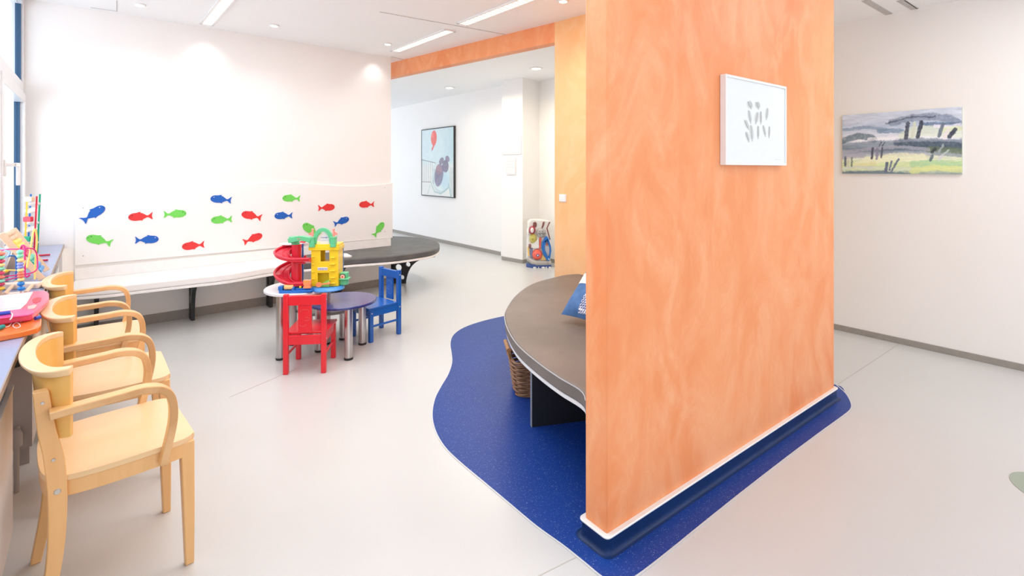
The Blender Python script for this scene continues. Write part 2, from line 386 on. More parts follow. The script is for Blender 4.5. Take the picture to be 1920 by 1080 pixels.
def strip_light(a, length, wd, label):
    p = on_ceiling(*a); ang = math.atan2(-dirw.y, -dirw.x)
    t = thing('ceiling_strip_light', label, 'ceiling light', p, ang, 'recessed strip lights in the ceiling')
    fr = MB()
    for y0, y1 in ((-wd/2-.018, -wd/2), (wd/2, wd/2+.018)): fr.box(-.015, length+.015, y0, y1, -.012, -.0005)
    fr.box(-.018, 0, -wd/2-.018, wd/2+.018, -.012, -.0005); fr.box(length, length+.018, -wd/2-.018, wd/2+.018, -.012, -.0005)
    fr.build('frame', M_white, t)
    df = MB().box(0, length, -wd/2, wd/2, -.006, -.0008)
    df.build('diffuser', M_glow, t)
    lv = MB()
    for i in range(int(length/.06)): lv.box(.03+i*.06, .036+i*.06, -wd/2, wd/2, -.010, -.006)
    tag(lv.build('louvre', M_white, t))
    return t
strip_light((388, 44), 1.25, .075, 'white recessed strip light running from the fish wall toward the window side')
strip_light((742, 95), 1.12, .09, 'short recessed strip light near the corner of the fish wall')
strip_light((868, 44), 2.2, .09, 'long recessed strip light in front of the orange beam')
M_bulb = mat('lit_bulb', (1, 1, 1), .3, emit=(1, .95, .86), es=6)
def downlight(u, v, r, label, z=None, group='round downlights in the main ceiling'):
    p = on_ceiling(u, v, z)
    t = thing('recessed_downlight', label, 'ceiling light', p, 0, group)
    MB().lathe([(r*1.25, -.001), (r*1.25, -.006), (r*.95, -.012), (r*.8, -.004), (r*.8, -.001)]).build('trim_ring', M_white, t)
    MB().lathe([(r*.72, -.002), (r*.72, -.008), (r*.4, -.011)]).build('bulb', M_bulb, t)
    return p
for (u, v, lab) in ((262, 8, 'round downlight left of the strip that meets the fish wall'), (514, 47, 'round downlight in the middle above the fish wall'), (727, 82, 'round downlight at the right end of the fish wall'), (1056, 1, 'round downlight above the orange beam beside the block')):
    p = downlight(u, v, .036, lab)
    spot('bulb_light', (p.x, p.y, CZ-.03), 6, WARM, 130)
for (u, v, lab) in ((1005, 128, 'bright round corridor downlight close to the pier'), (843, 164, 'round corridor downlight above the balloon picture')):
    p = downlight(u, v, .075, lab, group='round downlights in the corridor ceiling')
    spot('bulb_light', (p.x, p.y, CZ-.03), 6, (1, .93, .8), 140)
# scallop on the fish wall beside the strip
sp = FW.pt(FW.hit(385, 60)[0], CZ-.03, .16); spot('scallop_light', sp, 3.2, WARM, 110)
sp = FW.pt(FW.hit(700, 100)[0], CZ-.03, .12); spot('scallop_light', sp, 3, WARM, 110)

# ------------------------------------------------------------------ window
wo = n_w*.242
wa = math.atan2(e_w.y, e_w.x)
Wp = Vector((R1.x, R1.y, 0))         # far inner corner of the window; local x towards the camera, local y to the room (left-hand normal)
def win_M(): return Matrix.Translation(Wp) @ Matrix.Rotation(wa, 4, 'Z')
yo = -1                               # outside is local -y?
ly = Vector((-e_w.y, e_w.x)); out = -1 if ly.dot(n_w) < 0 else 1   # sign of outward along local y
WL = 6.2; Z0, Z1, ZT = .80, CZ, 2.04
def wbox(mb, x0, x1, d0, d1, z0, z1): mb.box(x0, x1, min(d0*out, d1*out), max(d0*out, d1*out), z0, z1)
t = bpy.data.objects.new('window_1', None); COL.objects.link(t); t.matrix_world = win_M(); t['kind'] = 'structure'
fr = MB()
wbox(fr, 0, .05, 0, .07, Z0-.04, Z1)
wbox(fr, .05, WL, 0, .07, Z0-.04, Z0+.03)
wbox(fr, .05, WL, 0, .07, ZT-.04, ZT+.05)
wbox(fr, .05, WL, 0, .07, Z1-.06, Z1-.001)
for x in (1.32, 2.64, 3.96, 5.28): wbox(fr, x, x+.09, 0, .07, Z0+.03, Z1-.06)
fr.build('window_frame', M_whitef, t, bevel=.004)
M_gask = mat('dark_blue_gasket', (.02, .08, .17), .3)
M_glass = bpy.data.materials.new('window_glass'); M_glass.use_nodes = True; _n = M_glass.node_tree.nodes; _n.clear()
_o1 = _n.new('ShaderNodeOutputMaterial'); _t1 = _n.new('ShaderNodeBsdfTransparent'); _g1 = _n.new('ShaderNodeBsdfGlossy'); _g1.inputs['Roughness'].default_value = .02; _x1 = _n.new('ShaderNodeMixShader'); _f1 = _n.new('ShaderNodeFresnel')
_l1 = M_glass.node_tree.links; _x1.inputs[0].default_value = .10; _l1.new(_t1.outputs[0], _x1.inputs[1]); _l1.new(_g1.outputs[0], _x1.inputs[2]); _l1.new(_x1.outputs[0], _o1.inputs[0])
for i, x in enumerate((.05, 1.41, 2.73, 4.05)):
    x1 = (1.32, 2.64, 3.96, 5.28)[i]
    s_ = MB(); w_ = .07
    wbox(s_, x+.002, x+w_, -.015, .05, Z0+.032, ZT-.042); wbox(s_, x1-w_, x1-.002, -.015, .05, Z0+.032, ZT-.042)
    wbox(s_, x+w_, x1-w_, -.015, .05, Z0+.032, Z0+.032+w_); wbox(s_, x+w_, x1-w_, -.015, .05, ZT-.042-w_, ZT-.042)
    sh = s_.build('sash', M_whitef, t, bevel=.004)
    g = MB()
    for (za, zb, xa, xb) in ((Z0+.10, ZT-.11, x+w_, x1-w_), (ZT+.05, Z1-.06, x, x1)):
        wbox(g, xa+.0005, xa+.02, .012, .046, za, zb); wbox(g, xb-.02, xb-.0005, .012, .046, za, zb)
        wbox(g, xa+.02, xb-.02, .012, .046, za, za+.008)
    g.build('gasket', M_gask, t)
    gl = MB(); wbox(gl, x+w_+.02, x1-w_-.02, .026, .030, Z0+.11, ZT-.11); wbox(gl, x+.02, x1-.02, .026, .030, ZT+.05, Z1-.06)
    gl.build('pane', M_glass, t)
    h = MB(); xh = x1-.045
    wbox(h, xh-.015, xh+.015, -.025, -.0145, 1.36, 1.46); wbox(h, xh-.009, xh+.009, -.07, -.02, 1.42, 1.44); wbox(h, xh-.13, xh+.009, -.075, -.058, 1.418, 1.442)
    wbox(h, xh-.14, xh-.122, -.075, -.055, 1.30, 1.442)
    h.build('window_handle', M_white, t, bevel=.003)
# roller strap guide on the reveal
pp = FW.pt(0)
# worktop on the sill
M_sill = mat('blue_grey_laminate', (.34, .40, .60), .28, noise=((.31, .37, .56), 4), coat=.3)
M_edge = mat('brown_worktop_edge', (.40, .30, .24), .5)
s_ = MB().prism([S0, S0+e_w*6.3, S0+e_w*6.3+n_w*.235, S0+n_w*.235], .762, .780)
s_.prism([S0-n_w*.002, S0+e_w*6.3-n_w*.002, S0+e_w*6.3+n_w*.002, S0+n_w*.002], .758, .7803, mi=1)
struct(s_.build('window_sill', [M_sill, M_edge]))
# radiators under it
M_rad = mat('white_radiator_enamel', (.74, .72, .70), .35, coat=.2)
M_radg = mat('grey_radiator_end', (.36, .33, .31), .4)
def radiator(s0, s1, z0, z1, label):
    # s measured along the sill from its far corner
    t = thing('radiator', label, 'radiator', (S0.x+e_w.x*s0, S0.y+e_w.y*s0, 0), wa, 'white panel radiators under the window sill')
    L_ = s1-s0
    m = MB(); m.box(0.004, L_-.004, min(out*.012, out*.024), max(out*.012, out*.024), z0, z1); m.box(0.004, L_-.004, min(out*.10, out*.112), max(out*.10, out*.112), z0, z1)
    m.build('panel', M_rad, t, bevel=.004)
    fn = MB()
    for i in range(int(L_/.03)): fn.box(.02+i*.03, .024+i*.03, min(out*.026, out*.098), max(out*.026, out*.098), z0+.03, z1-.02)
    tag(fn.build('fin', M_rad, t), kind='stuff')
    gr = MB(); gr.box(0, L_, min(out*.010, out*.022), max(out*.010, out*.022), z1, z1+.012); gr.box(0, L_, min(out*.102, out*.114), max(out*.102, out*.114), z1, z1+.012)
    for i in range(int(L_/.014)): gr.box(.006+i*.014, .012+i*.014, min(out*.022, out*.102), max(out*.022, out*.102), z1, z1+.008)
    gr.build('top_grille', M_rad, t)
    for x in (0, L_-.003): MB().box(x, x+.003, min(out*.014, out*.112), max(out*.014, out*.112), z0, z1).build('side_panel', M_radg, t)
    for x in (.25, L_-.25):
        MB().box(x-.02, x+.02, min(out*.04, out*.08), max(out*.04, out*.08), 0, z0+.04).build('foot', M_radg, t)
    v = MB(); v.tube([(L_+.035, out*.06, 0), (L_+.035, out*.06, z0+.06), (L_-.0, out*.06, z0+.10)], .009)
    v.lathe([(.02, 0), (.02, .05), (.012, .07)], (L_+.035, out*.06, z0+.03), 14)
    v.build('valve_pipe', M_radg, t)
    k_ = MB(); k_.lathe([(.012, 0), (.026, .01), (.028, .035), (.024, .05)], (0, 0, 0), 18, M=T(L_+.003, out*.06, z1-.09, ry=math.pi/2))
    k_.build('thermostat_knob', M_blackp, t)
    return t
radiator(.45, 2.50, .17, .66, 'long white radiator under the far half of the sill behind the wooden armchairs')
radiator(3.18, 5.4, .17, .655, 'near white radiator with slatted top grille under the sill beside the nearest armchair')
# power socket under the worktop

# ================================================================== WALL THINGS
M_fish = {'blue': mat('blue_fish_board', (.005, .115, .50), .5), 'red': mat('red_fish_board', (.78, .035, .035), .5), 'green': mat('green_fish_board', (.17, .68, .10), .5)}
M_ink = mat('black_ink', (.01, .01, .01), .5)
M_inkw = mat('white_ink', (.8, .8, .8), .5)
pa = MB()
# painted panel the fish are mounted on
u0 = FW.hit(137, 498)[0]+.0; t1 = (W1-W0).length+.0
pan_pts = []
zl = FW.hit(137, 498, .02)[1]; zr = FW.hit(733, 446, .02)[1]
ztl = FW.hit(137, 392, .02)[1]; ztr = FW.hit(733, 343, .02)[1]
def fish_panel():
    t0 = .012; pts = [(t0, zl), (t1+.012, zr), (t1+.012, ztr)]
    n = 44
    for i in range(n+1):
        x = t1-.04-(t1-.35)*i/n
        z = ztr-.004+.028*math.sin((x-t1)*3.6)
        pts.append((x, z))
    pts += [(t0+.09, ztl+.05), (t0, ztl)]
    m = MB(); M = Matrix(((FW.e.x, FW.n.x, 0, FW.p.x), (FW.e.y, FW.n.y, 0, FW.p.y), (0, 0, 1, 0), (0, 0, 0, 1)))
    m.plate(pts, [], .018, M @ Matrix.Translation((0, .0093, 0)))
    return m
pnl = fish_panel().build('wall_panel', mat('cream_panel_board', (.88, .865, .84), .5, noise=((.875, .86, .835), 2)), bevel=.003, smooth=0)
tag(pnl, 'long cream backboard with wavy top carrying the coloured fish above the wall bench', 'wall panel')
sc_ = MB()
MW = Matrix(((FW.e.x, FW.n.x, 0, FW.p.x), (FW.e.y, FW.n.y, 0, FW.p.y), (0, 0, 1, 0), (0, 0, 0, 1)))
for (u, v) in ((156, 390), (156, 480), (722, 352), (722, 434)):
    t_, z_ = FW.hit(u, v, .02); MB().lathe([(.004, 0), (.004, .002)], k=10, M=MW @ T(t_, .0185, z_, rx=-math.pi/2)).build('screw', mat('grey_screw', (.3, .3, .3), .4), pnl)
fo = [(0, 0), (.005, .05), (.04, .12), (.10, .17), (.18, .20), (.30, .215), (.36, .222), (.42, .25), (.50, .262), (.48, .215), (.56, .185), (.66, .12), (.74, .055), (.80, .05), (.87, .10), (.93, .17), (1.0, .22), (.965, .10), (.955, .02), (.97, -.08), (1.0, -.18), (.92, -.14), (.85, -.075), (.78, -.035), (.70, -.075), (.62, -.125), (.57, -.15), (.585, -.205), (.50, -.19), (.44, -.185), (.32, -.20), (.20, -.19), (.10, -.15), (.03, -.09), (.005, -.04)]
fo = [(a, b_*.95) for a, b_ in fo]
def fish(head, tail, colr, label, fat=1.0):
    a = FW.hit(*head, .02); b_ = FW.hit(*tail, .02); L_ = math.hypot(b_[0]-a[0], b_[1]-a[1]); ang = math.atan2(b_[1]-a[1], b_[0]-a[0])
    flip = -1 if b_[0] < a[0] else 1
    t = thing('fish_cutout', label, 'fish', (FW.pt(a[0], a[1], .0185)), 0, 'coloured fish cutouts on the wall panel')
    R_ = Matrix(((FW.e.x, FW.n.x, 0, 0), (FW.e.y, FW.n.y, 0, 0), (0, 0, 1, 0), (0, 0, 0, 1))) @ Matrix.Rotation(-ang, 4, 'Y')
    t.rotation_euler = (0, 0, 0)
    m = MB(); m.plate([(p[0]*L_, p[1]*L_*flip*fat) for p in fo], [], .004, R_ @ Matrix.Translation((0, .0023, 0)))
    m.build('body', M_fish[colr], t, smooth=0)
    ik = M_ink if colr != 'blue' else M_inkw
    MB().lathe([(.021*L_, 0), (.021*L_, .0012)], k=12, M=R_ @ T(.15*L_, .0043, .09*L_*flip, rx=-math.pi/2)).build('eye', ik, t)
    MB().sweep([R_ @ Vector(p) for p in ((.012*L_, .005, .01*L_*flip), (.05*L_, .005, -.002*L_*flip), (.10*L_, .005, .02*L_*flip))], rect(.012*L_, .0015), up=None).build('mouth', M_ink, t)
def z8(X, Y): return (130+X/3.148, 350+Y/3.148)
FI = [((207, 118), (78, 205), 'blue', 'blue fish swimming steeply upward in the top left corner of the panel'),
 ((348, 182), (493, 173), 'red', 'red fish in the upper row just right of the steep blue fish'),
 ((690, 158), (556, 166), 'green', 'green fish facing right between two upper red and blue fish'),
 ((833, 70), (957, 82), 'blue', 'highest blue fish on the panel above a green one'),
 ((1258, 68), (1362, 71), 'green', 'highest green fish facing left near the middle of the panel'),
 ((1566, 120), (1468, 128), 'red', 'small red fish facing right with a blue fish below it'),
 ((1711, 107), (1799, 105), 'red', 'red fish farthest to the right on the panel'),
 ((837, 199), (961, 192), 'green', 'green fish directly under the highest blue fish'),
 ((1017, 160), (1134, 185), 'red', 'red fish tilted nose up between green and blue fish'),
 ((1211, 173), (1317, 171), 'blue', 'level blue fish below the highest green fish'),
 ((1650, 188), (1562, 222), 'blue', 'small blue fish climbing to the right above the toy garage'),
 ((1380, 222), (1475, 292), 'green', 'green fish partly hidden behind the toy garage roof'),
 ((1855, 212), (1798, 292), 'green', 'green fish standing steeply at the lower right corner of the panel'),
 ((101, 300), (250, 335), 'green', 'green fish at the lower left corner of the panel facing left'),
 ((527, 310), (387, 318), 'blue', 'blue fish facing right in the lower row of the panel'),
 ((665, 356), (797, 342), 'red', 'lowest red fish on the panel facing left'),
 ((1138, 285), (1028, 330), 'red', 'red fish climbing to the right low in the middle of the panel')]
for a, b_, c_, l_ in FI: fish(z8(*a), z8(*b_), c_, l_, 1.0)

# ------------------------------------------------------------------ painted canvases (colour attribute on a grid)
def canvas_mat(name, rough=.5):
    m = bpy.data.materials.new(name); m.use_nodes = True; nt = m.node_tree; b = nt.nodes['Principled BSDF']; b.inputs['Roughness'].default_value = rough
    a = nt.nodes.new('ShaderNodeAttribute'); a.attribute_name = 'paint'; nt.links.new(a.outputs['Color'], b.inputs['Base Color']); return m
def canvas(name, wd, ht, img, parent, y, m):
    h, w_, _ = img.shape
    xs, zs = np.meshgrid(np.linspace(0, wd, w_), np.linspace(ht, 0, h))
    vs = np.stack([xs.ravel(), np.full(xs.size, y), zs.ravel()], 1)
    idx = np.arange(h*w_).reshape(h, w_)
    fs = np.stack([idx[:-1, :-1].ravel(), idx[1:, :-1].ravel(), idx[1:, 1:].ravel(), idx[:-1, 1:].ravel()], 1)
    me = bpy.data.meshes.new(name); me.from_pydata(vs.tolist(), [], fs.tolist()); me.materials.append(m)
    at = me.color_attributes.new('paint', 'FLOAT_COLOR', 'POINT')
    c = np.clip(img, 0, 1); c = np.where(c <= .04045, c/12.92, ((c+.055)/1.055)**2.4)
    at.data.foreach_set('color', np.concatenate([c.reshape(-1, 3), np.ones((h*w_, 1))], 1).ravel())
    me.update(); o = bpy.data.objects.new(name, me); COL.objects.link(o); o.parent = parent; return o
def blur1(a, k, ax):
    if k < 1: return a
    kern = np.ones(2*k+1)/(2*k+1)
    return np.apply_along_axis(lambda r: np.convolve(np.pad(r, k, mode='edge'), kern, 'valid'), ax, a)
def streaks(h, w_, kx, ky, seed):
    r = np.random.RandomState(seed).rand(h, w_); r = blur1(blur1(blur1(r, kx, 1), ky, 0), kx//2, 1); r -= r.min(); return r/r.max()
def stroke(img, pts, wd, col, op=1.0, seed=0, rag=.5, taper=False):
    # pts in (x, y) 0..1 of width / height, wd in units of the height
    h, w_, _ = img.shape; asp = w_/h
    X, Y = np.meshgrid(np.linspace(0, asp, w_), np.linspace(0, 1, h))
    best = np.full((h, w_), 9.); 
    P = [(p[0]*asp, p[1]) for p in pts]
    for i in range(len(P)-1):
        (x0, y0), (x1, y1) = P[i], P[i+1]; dx, dy = x1-x0, y1-y0; t_ = np.clip(((X-x0)*dx+(Y-y0)*dy)/(dx*dx+dy*dy+1e-9), 0, 1)
        d = np.hypot(X-x0-t_*dx, Y-y0-t_*dy)
        if taper:
            s_ = (i+t_)/(len(P)-1); d = d/np.maximum(.15, np.sin(np.pi*np.clip(s_*.94+.03, 0, 1)))
        best = np.minimum(best, d)
    nz = streaks(h, w_, 2, 2, seed); a = np.clip((wd/2-best)/(wd*.18)+.5, 0, 1)*np.clip(1-rag*(nz*1.6-.6), 0, 1)*op
    img[:] = img*(1-a[..., None])+np.array(col)/255*a[..., None]
def blob(img, cx, cy, rx, ry, col, op=1, ang=0, seed=0, rag=.3, soft=.15):
    h, w_, _ = img.shape; asp = w_/h; X, Y = np.meshgrid(np.linspace(0, asp, w_)-cx*asp, np.linspace(0, 1, h)-cy)
    c_, s_ = math.cos(ang), math.sin(ang); u = X*c_+Y*s_; v = -X*s_+Y*c_; r = np.sqrt((u/rx)**2+(v/ry)**2)
    a = np.clip((1-r)/soft+.5, 0, 1)*np.clip(1-rag*streaks(h, w_, 2, 2, seed), 0, 1)*op
    img[:] = img*(1-a[..., None])+np.array(col)/255*a[..., None]

# landscape on the right wall
tL, zTL = RW.hit(1581, 217, 0); tR, zTR = RW.hit(1805, 200, 0); zBL = RW.hit(1581, 325)[1]; zBR = RW.hit(1805, 327)[1]
wd, zt, zb = tL-tR if tL > tR else tR-tL, (zTL+zTR)/2, (zBL+zBR)/2; ht = zt-zb
h_, w_ = 170, 320
img = np.zeros((h_, w_, 3)); X, Y = np.meshgrid(np.linspace(0, 1, w_), np.linspace(0, 1, h_))
s1_ = streaks(h_, w_, 26, 2, 3); s2_ = streaks(h_, w_, 10, 1, 5)
Yd = Y+.07*(s1_-.5)+.03*(s2_-.5)+.05*(X-.5)*0
st = [(0, (186, 196, 210)), (.10, (190, 198, 212)), (.22, (170, 184, 202)), (.34, (198, 204, 216)), (.44, (224, 226, 232)), (.52, (150, 164, 178)), (.60, (96, 112, 128)), (.68, (165, 172, 180)), (.74, (205, 212, 190)), (.84, (196, 212, 160)), (.92, (200, 210, 170)), (1, (130, 150, 150))]
for c_ in range(3): img[..., c_] = np.interp(Yd, [a for a, _ in st], [b_[c_]/255 for _, b_ in st])
img += (streaks(h_, w_, 12, 1, 9)[..., None]-.5)*.22
for i, (pts, wdt, col, op) in enumerate([
    ([(.45, .17), (.6, .12), (.78, .11), (.92, .17), (1, .27)], .11, (112, 126, 148), .8), ([(.4, .18), (.62, .10), (.8, .12)], .02, (70, 80, 96), .8),
    ([(.7, .22), (.85, .24), (1, .26)], .06, (72, 96, 128), .7), ([(.0, .25), (.2, .22), (.4, .27)], .05, (110, 132, 156), .6), ([(.34, .30), (.45, .30), (.54, .32)], .07, (92, 120, 148), .7),
    ([(.55, .40), (.62, .34), (.75, .33), (.9, .36), (1, .38)], .16, (205, 216, 196), .8), ([(.8, .26), (.92, .28), (1, .26)], .05, (226, 226, 236), .8), ([(.87, .33), (1, .31)], .08, (208, 216, 176), .8),
    ([(0, .44), (.15, .36), (.28, .40), (.3, .44)], .10, (88, 108, 118), .8), ([(0, .52), (.2, .50), (.4, .48), (.6, .52)], .08, (118, 132, 146), .7),
    ([(.5, .50), (.65, .52), (.82, .53), (1, .55)], .12, (62, 80, 96), .9), ([(.48, .47), (.7, .46), (1, .50)], .05, (140, 150, 164), .8), ([(.75, .62), (.9, .63), (1, .66)], .09, (92, 108, 84), .8),
    ([(0, .62), (.15, .60), (.5, .56), (.75, .62)], .05, (162, 164, 176), .8), ([(0, .70), (.2, .68)], .10, (158, 160, 174), .8), ([(.78, .68), (1, .72)], .05, (136, 148, 152), .8),
    ([(.15, .86), (.25, .78), (.5, .72), (.7, .74)], .13, (222, 224, 190), .9), ([(.1, .88), (.3, .84)], .08, (205, 206, 150), .7), ([(.62, .84), (.8, .82), (1, .86)], .09, (158, 196, 150), .8), ([(.62, .94), (.8, .90), (1, .93)], .09, (206, 212, 138), .8),
    ([(0, .92), (.12, .88), (.3, .90)], .05, (190, 200, 200), .7), ([(0, .99), (.3, .97), (.6, 1.0)], .05, (96, 116, 128), .9), ([(.3, .90), (.6, .92)], .06, (196, 208, 186), .7), ([(.25, .42), (.5, .44)], .05, (226, 226, 234), .8)]):
    stroke(img, pts, wdt, col, op, 20+i, .5)
for i, (pts, wdt, col) in enumerate([([(.585, .20), (.57, .43)], .06, (58, 66, 82)), ([(.64, .20), (.62, .42)], .05, (198, 204, 186)), ([(.695, .19), (.665, .42)], .06, (48, 56, 74)),
    ([(.86, .24), (.83, .42)], .05, (96, 110, 126)), ([(.90, .33), (.87, .44)], .05, (216, 212, 214)), ([(.95, .33), (.91, .43)], .06, (44, 52, 72)),
    ([(.285, .58), (.275, .74)], .04, (66, 70, 86)), ([(.325, .58), (.32, .75)], .04, (128, 126, 146)), ([(.37, .58), (.36, .73)], .03, (78, 84, 96)), ([(.36, .48), (.34, .54)], .02, (80, 88, 96)), ([(.39, .48), (.37, .54)], .02, (80, 88, 96)),
    ([(.03, .72), (.03, .86)], .04, (84, 94, 110)), ([(.06, .72), (.055, .87)], .03, (186, 186, 178)), ([(.095, .73), (.09, .87)], .03, (120, 128, 120)),
    ([(.41, .82), (.40, .96)], .05, (86, 96, 120)), ([(.45, .80), (.43, .93)], .03, (96, 104, 132)), ([(.51, .76), (.45, .95)], .03, (92, 104, 122)),
    ([(.80, .62), (.78, .66)], .05, (56, 66, 70)), ([(.78, .72), (.765, .79)], .04, (86, 100, 112)), ([(.86, .56), (.83, .66)], .03, (150, 164, 168)), ([(.90, .64), (.86, .70)], .03, (176, 190, 186)), ([(.85, .72), (.83, .78)], .05, (196, 200, 200))]):
    stroke(img, pts, wdt, col, .95, 60+i, .35)
def warp(im, ax_, ay_, sd):
    h, w_, _ = im.shape; a = streaks(h, w_, 5, 3, sd)+.6*streaks(h, w_, 1, 1, sd+1); b_ = streaks(h, w_, 4, 2, sd+2)+.6*streaks(h, w_, 1, 1, sd+3)
    yy, xx = np.meshgrid(np.arange(h), np.arange(w_), indexing='ij')
    yi = np.clip(np.round(yy+(a-.8)*ay_), 0, h-1).astype(int); xi = np.clip(np.round(xx+(b_-.8)*ax_), 0, w_-1).astype(int); return im[yi, xi]
img = warp(img, 4, 7, 70)*1.10+(streaks(h_, w_, 9, 0, 77)[..., None]-.5)*.10
rn = RW.n if RW.n.y < 0 else -RW.n
ldir = RW.e if RW.e.x > 0 else -RW.e
p0 = RW.pt(tL if RW.e.x > 0 else tL)
pp = Vector((p0.x+rn.x*.022, p0.y+rn.y*.022, zb))
t = thing('landscape_painting', 'unframed blue grey and green abstract landscape canvas on the right wall', 'painting', pp, math.atan2(ldir.y, ldir.x))
canvas('picture_surface', abs(wd), ht, img, t, -.0006, canvas_mat('landscape_paint'))
MB().box(0, abs(wd), 0, .0215, 0, ht).build('canvas_edge', mat('canvas_edge', (.62, .62, .50), .7), t)

# feather drawing on the block
fo_ = .03
tl, z1_ = BF.hit(1361, 140, fo_); tr, z2_ = BF.hit(1475, 161, fo_); z3_ = BF.hit(1361, 311, fo_)[1]; z4_ = BF.hit(1475, 309, fo_)[1]
wd = tr-tl; zt, zb = (z1_+z2_)/2, (z3_+z4_)/2; ht = zt-zb
img = np.ones((300, 240, 3))*np.array((232, 236, 236))/255
img -= streaks(300, 240, 6, 6, 2)[..., None]*.02
def zf(X, Y): return ((X-158)/(742-158), (Y-118-(X-158)*.16)/(968-118-(X-158)*.16))
for i, (cx, cy, a, b_, ang) in enumerate([(375, 390, .040, .058, .5), (452, 392, .040, .055, .4), (374, 508, .026, .095, .2), (443, 517, .030, .090, -.2), (484, 513, .020, .095, 0), (548, 472, .026, .090, -.15), (345, 590, .026, .075, .5), (392, 670, .030, .115, .1), (352, 712, .024, .075, .35), (457, 660, .020, .095, 0), (520, 645, .022, .085, .25), (572, 655, .018, .088, -.05)]):
    fx, fy = zf(cx, cy); blob(img, fx, fy, a, b_*.88, (206, 208, 206), .85, -ang, i, .5, .25)
    dx, dy = math.sin(ang)*b_*.85, math.cos(ang)*b_*.85
    stroke(img, [(fx-dx*300/240*.9, fy-dy), (fx+dx*300/240*.9, fy+dy)], .006, (120, 122, 120), .9, i, .2)
    for q in np.linspace(-.7, .7, 9):
        px_, py_ = fx+dx*1.1*q, fy+dy*q
        ww = a*math.sqrt(max(.05, 1-q*q)); c_, s_ = math.cos(ang), math.sin(ang)
        for sg in (-1, 1): stroke(img, [(px_, py_), (px_+sg*ww*c_*.95, py_-.018-sg*ww*s_*.8)], .0045, (140, 142, 140), .75, i*7, .5)
stroke(img, [(.82, .955), (.86, .95), (.9, .957), (.93, .95)], .004, (170, 172, 172), .8, 3, .3)
pp = BF.pt(tl, zb, fo_)
t = thing('feather_picture', 'white framed drawing of small grey feathers hanging on the orange block', 'picture', pp, BF.ang)
canvas('picture_surface', wd-.024, ht-.024, img, t, .0055, canvas_mat('feather_print', .35)).location = (.012, 0, .012)
m = MB(); m.box(0, wd, 0, .028, 0, .012); m.box(0, wd, 0, .028, ht-.012, ht); m.box(0, .012, 0, .028, .012, ht-.012); m.box(wd-.012, wd, 0, .028, .012, ht-.012)
m.build('picture_frame', mat('white_picture_frame', (.84, .83, .82), .4), t, bevel=.001)
MB().box(.012, wd-.012, .008, .028, .012, ht-.012).build('backing', M_white, t)

# balloon picture in the corridor
tl, z1_ = CW.hit(790, 243, .04); tr, z2_ = CW.hit(851, 236, .04); z3_ = CW.hit(790, 367, .04)[1]; z4_ = CW.hit(851, 371, .04)[1]
cn = CW.n if CW.n.y < 0 else -CW.n
if CW.n.y > 0:
    tl, z1_ = CW.hit(790, 243, -.04); tr, z2_ = CW.hit(851, 236, -.04); z3_ = CW.hit(790, 367, -.04)[1]; z4_ = CW.hit(851, 371, -.04)[1]
wd = tr-tl; zt, zb = (z1_+z2_)/2, (z3_+z4_)/2; ht = zt-zb
hh, ww_ = 260, max(60, int(260*wd/ht))
img = np.ones((hh, ww_, 3))*np.array((206, 224, 226))/255; X, Y = np.meshgrid(np.linspace(0, 1, ww_), np.linspace(0, 1, hh))
k_ = np.clip((X-.6)/.4, 0, 1)*np.clip(1-abs(Y-.3)*1.6, 0, 1); img = img*(1-k_[..., None]*.5)+k_[..., None]*.5*np.array((160, 196, 206))/255
k_ = np.clip((Y-.48)/.1, 0, 1); img = img*(1-k_[..., None]*.8)+k_[..., None]*.8*np.array((226, 224, 216))/255
img += (streaks(hh, ww_, 6, 6, 4)[..., None]-.5)*.08
for i in range(6): stroke(img, [(.03+i*.065, .47+i*.01), (.03+i*.065, .80)], .008, (130, 124, 124), .8, i, .3)
for i in range(5): stroke(img, [(.90+i*.03, .58), (.92+i*.025, .98)], .008, (120, 140, 150), .8, i, .3)
stroke(img, [(0, .455), (.45, .51)], .012, (126, 120, 120), .9, 2, .3); stroke(img, [(0, .80), (.3, .80)], .012, (140, 132, 130), .9, 2, .3)
blob(img, .62, .72, .26, .235, (190, 206, 208), 1, .25, 1, .2, .06); blob(img, .62, .71, .235, .21, (214, 228, 226), 1, .25, 2, .25, .06)
blob(img, .74, .76, .12, .13, (160, 198, 216), .6, .3, 4, .5, .6)
stroke(img, [(.30, .80), (.42, .94), (.62, .965), (.85, .87)], .018, (150, 182, 182), .9, 3, .3)
stroke(img, [(.28, .84), (.2, .98)], .014, (170, 190, 190), .9, 3, .3); stroke(img, [(.86, .82), (.93, 1)], .03, (150, 188, 192), .9, 3, .3)
blob(img, .56, .69, .12, .175, (108, 98, 128), 1, .35, 6, .45, .15); blob(img, .56, .61, .09, .07, (176, 132, 134), .8, .3, 7, .4, .3)
blob(img, .76, .56, .09, .09, (104, 92, 118), 1, 0, 8, .45, .15); blob(img, .64, .48, .07, .045, (116, 104, 122), 1, -.4, 9, .4, .15); blob(img, .82, .455, .06, .045, (122, 108, 130), 1, .3, 10, .4, .15)
for i in range(7): stroke(img, [(.42+.04*i, .60+.01*i), (.38+.045*i, .82-.025*i)], .010, (72, 66, 92), .7, 30+i, .4)
blob(img, .40, .135, .085, .115, (236, 92, 84), 1, .05, 11, .25, .08); blob(img, .36, .09, .03, .04, (248, 150, 130), .6, 0, 12, .3, .5)
stroke(img, [(.40, .24), (.35, .30)], .035, (228, 92, 84), 1, 2, .2); stroke(img, [(.345, .30), (.335, .33)], .008, (90, 70, 70), 1, 2, .1)
pp = CW.pt(tl, zb, (.04 if CW.n.y < 0 else -.04))
t = thing('balloon_picture', 'black framed painting of a red balloon and dark bird on a chair in the corridor', 'picture', pp, CW.ang)
canvas('picture_surface', wd-.036, ht-.036, img, t, .004, canvas_mat('balloon_paint', .4)).location = (.018, 0, .018)
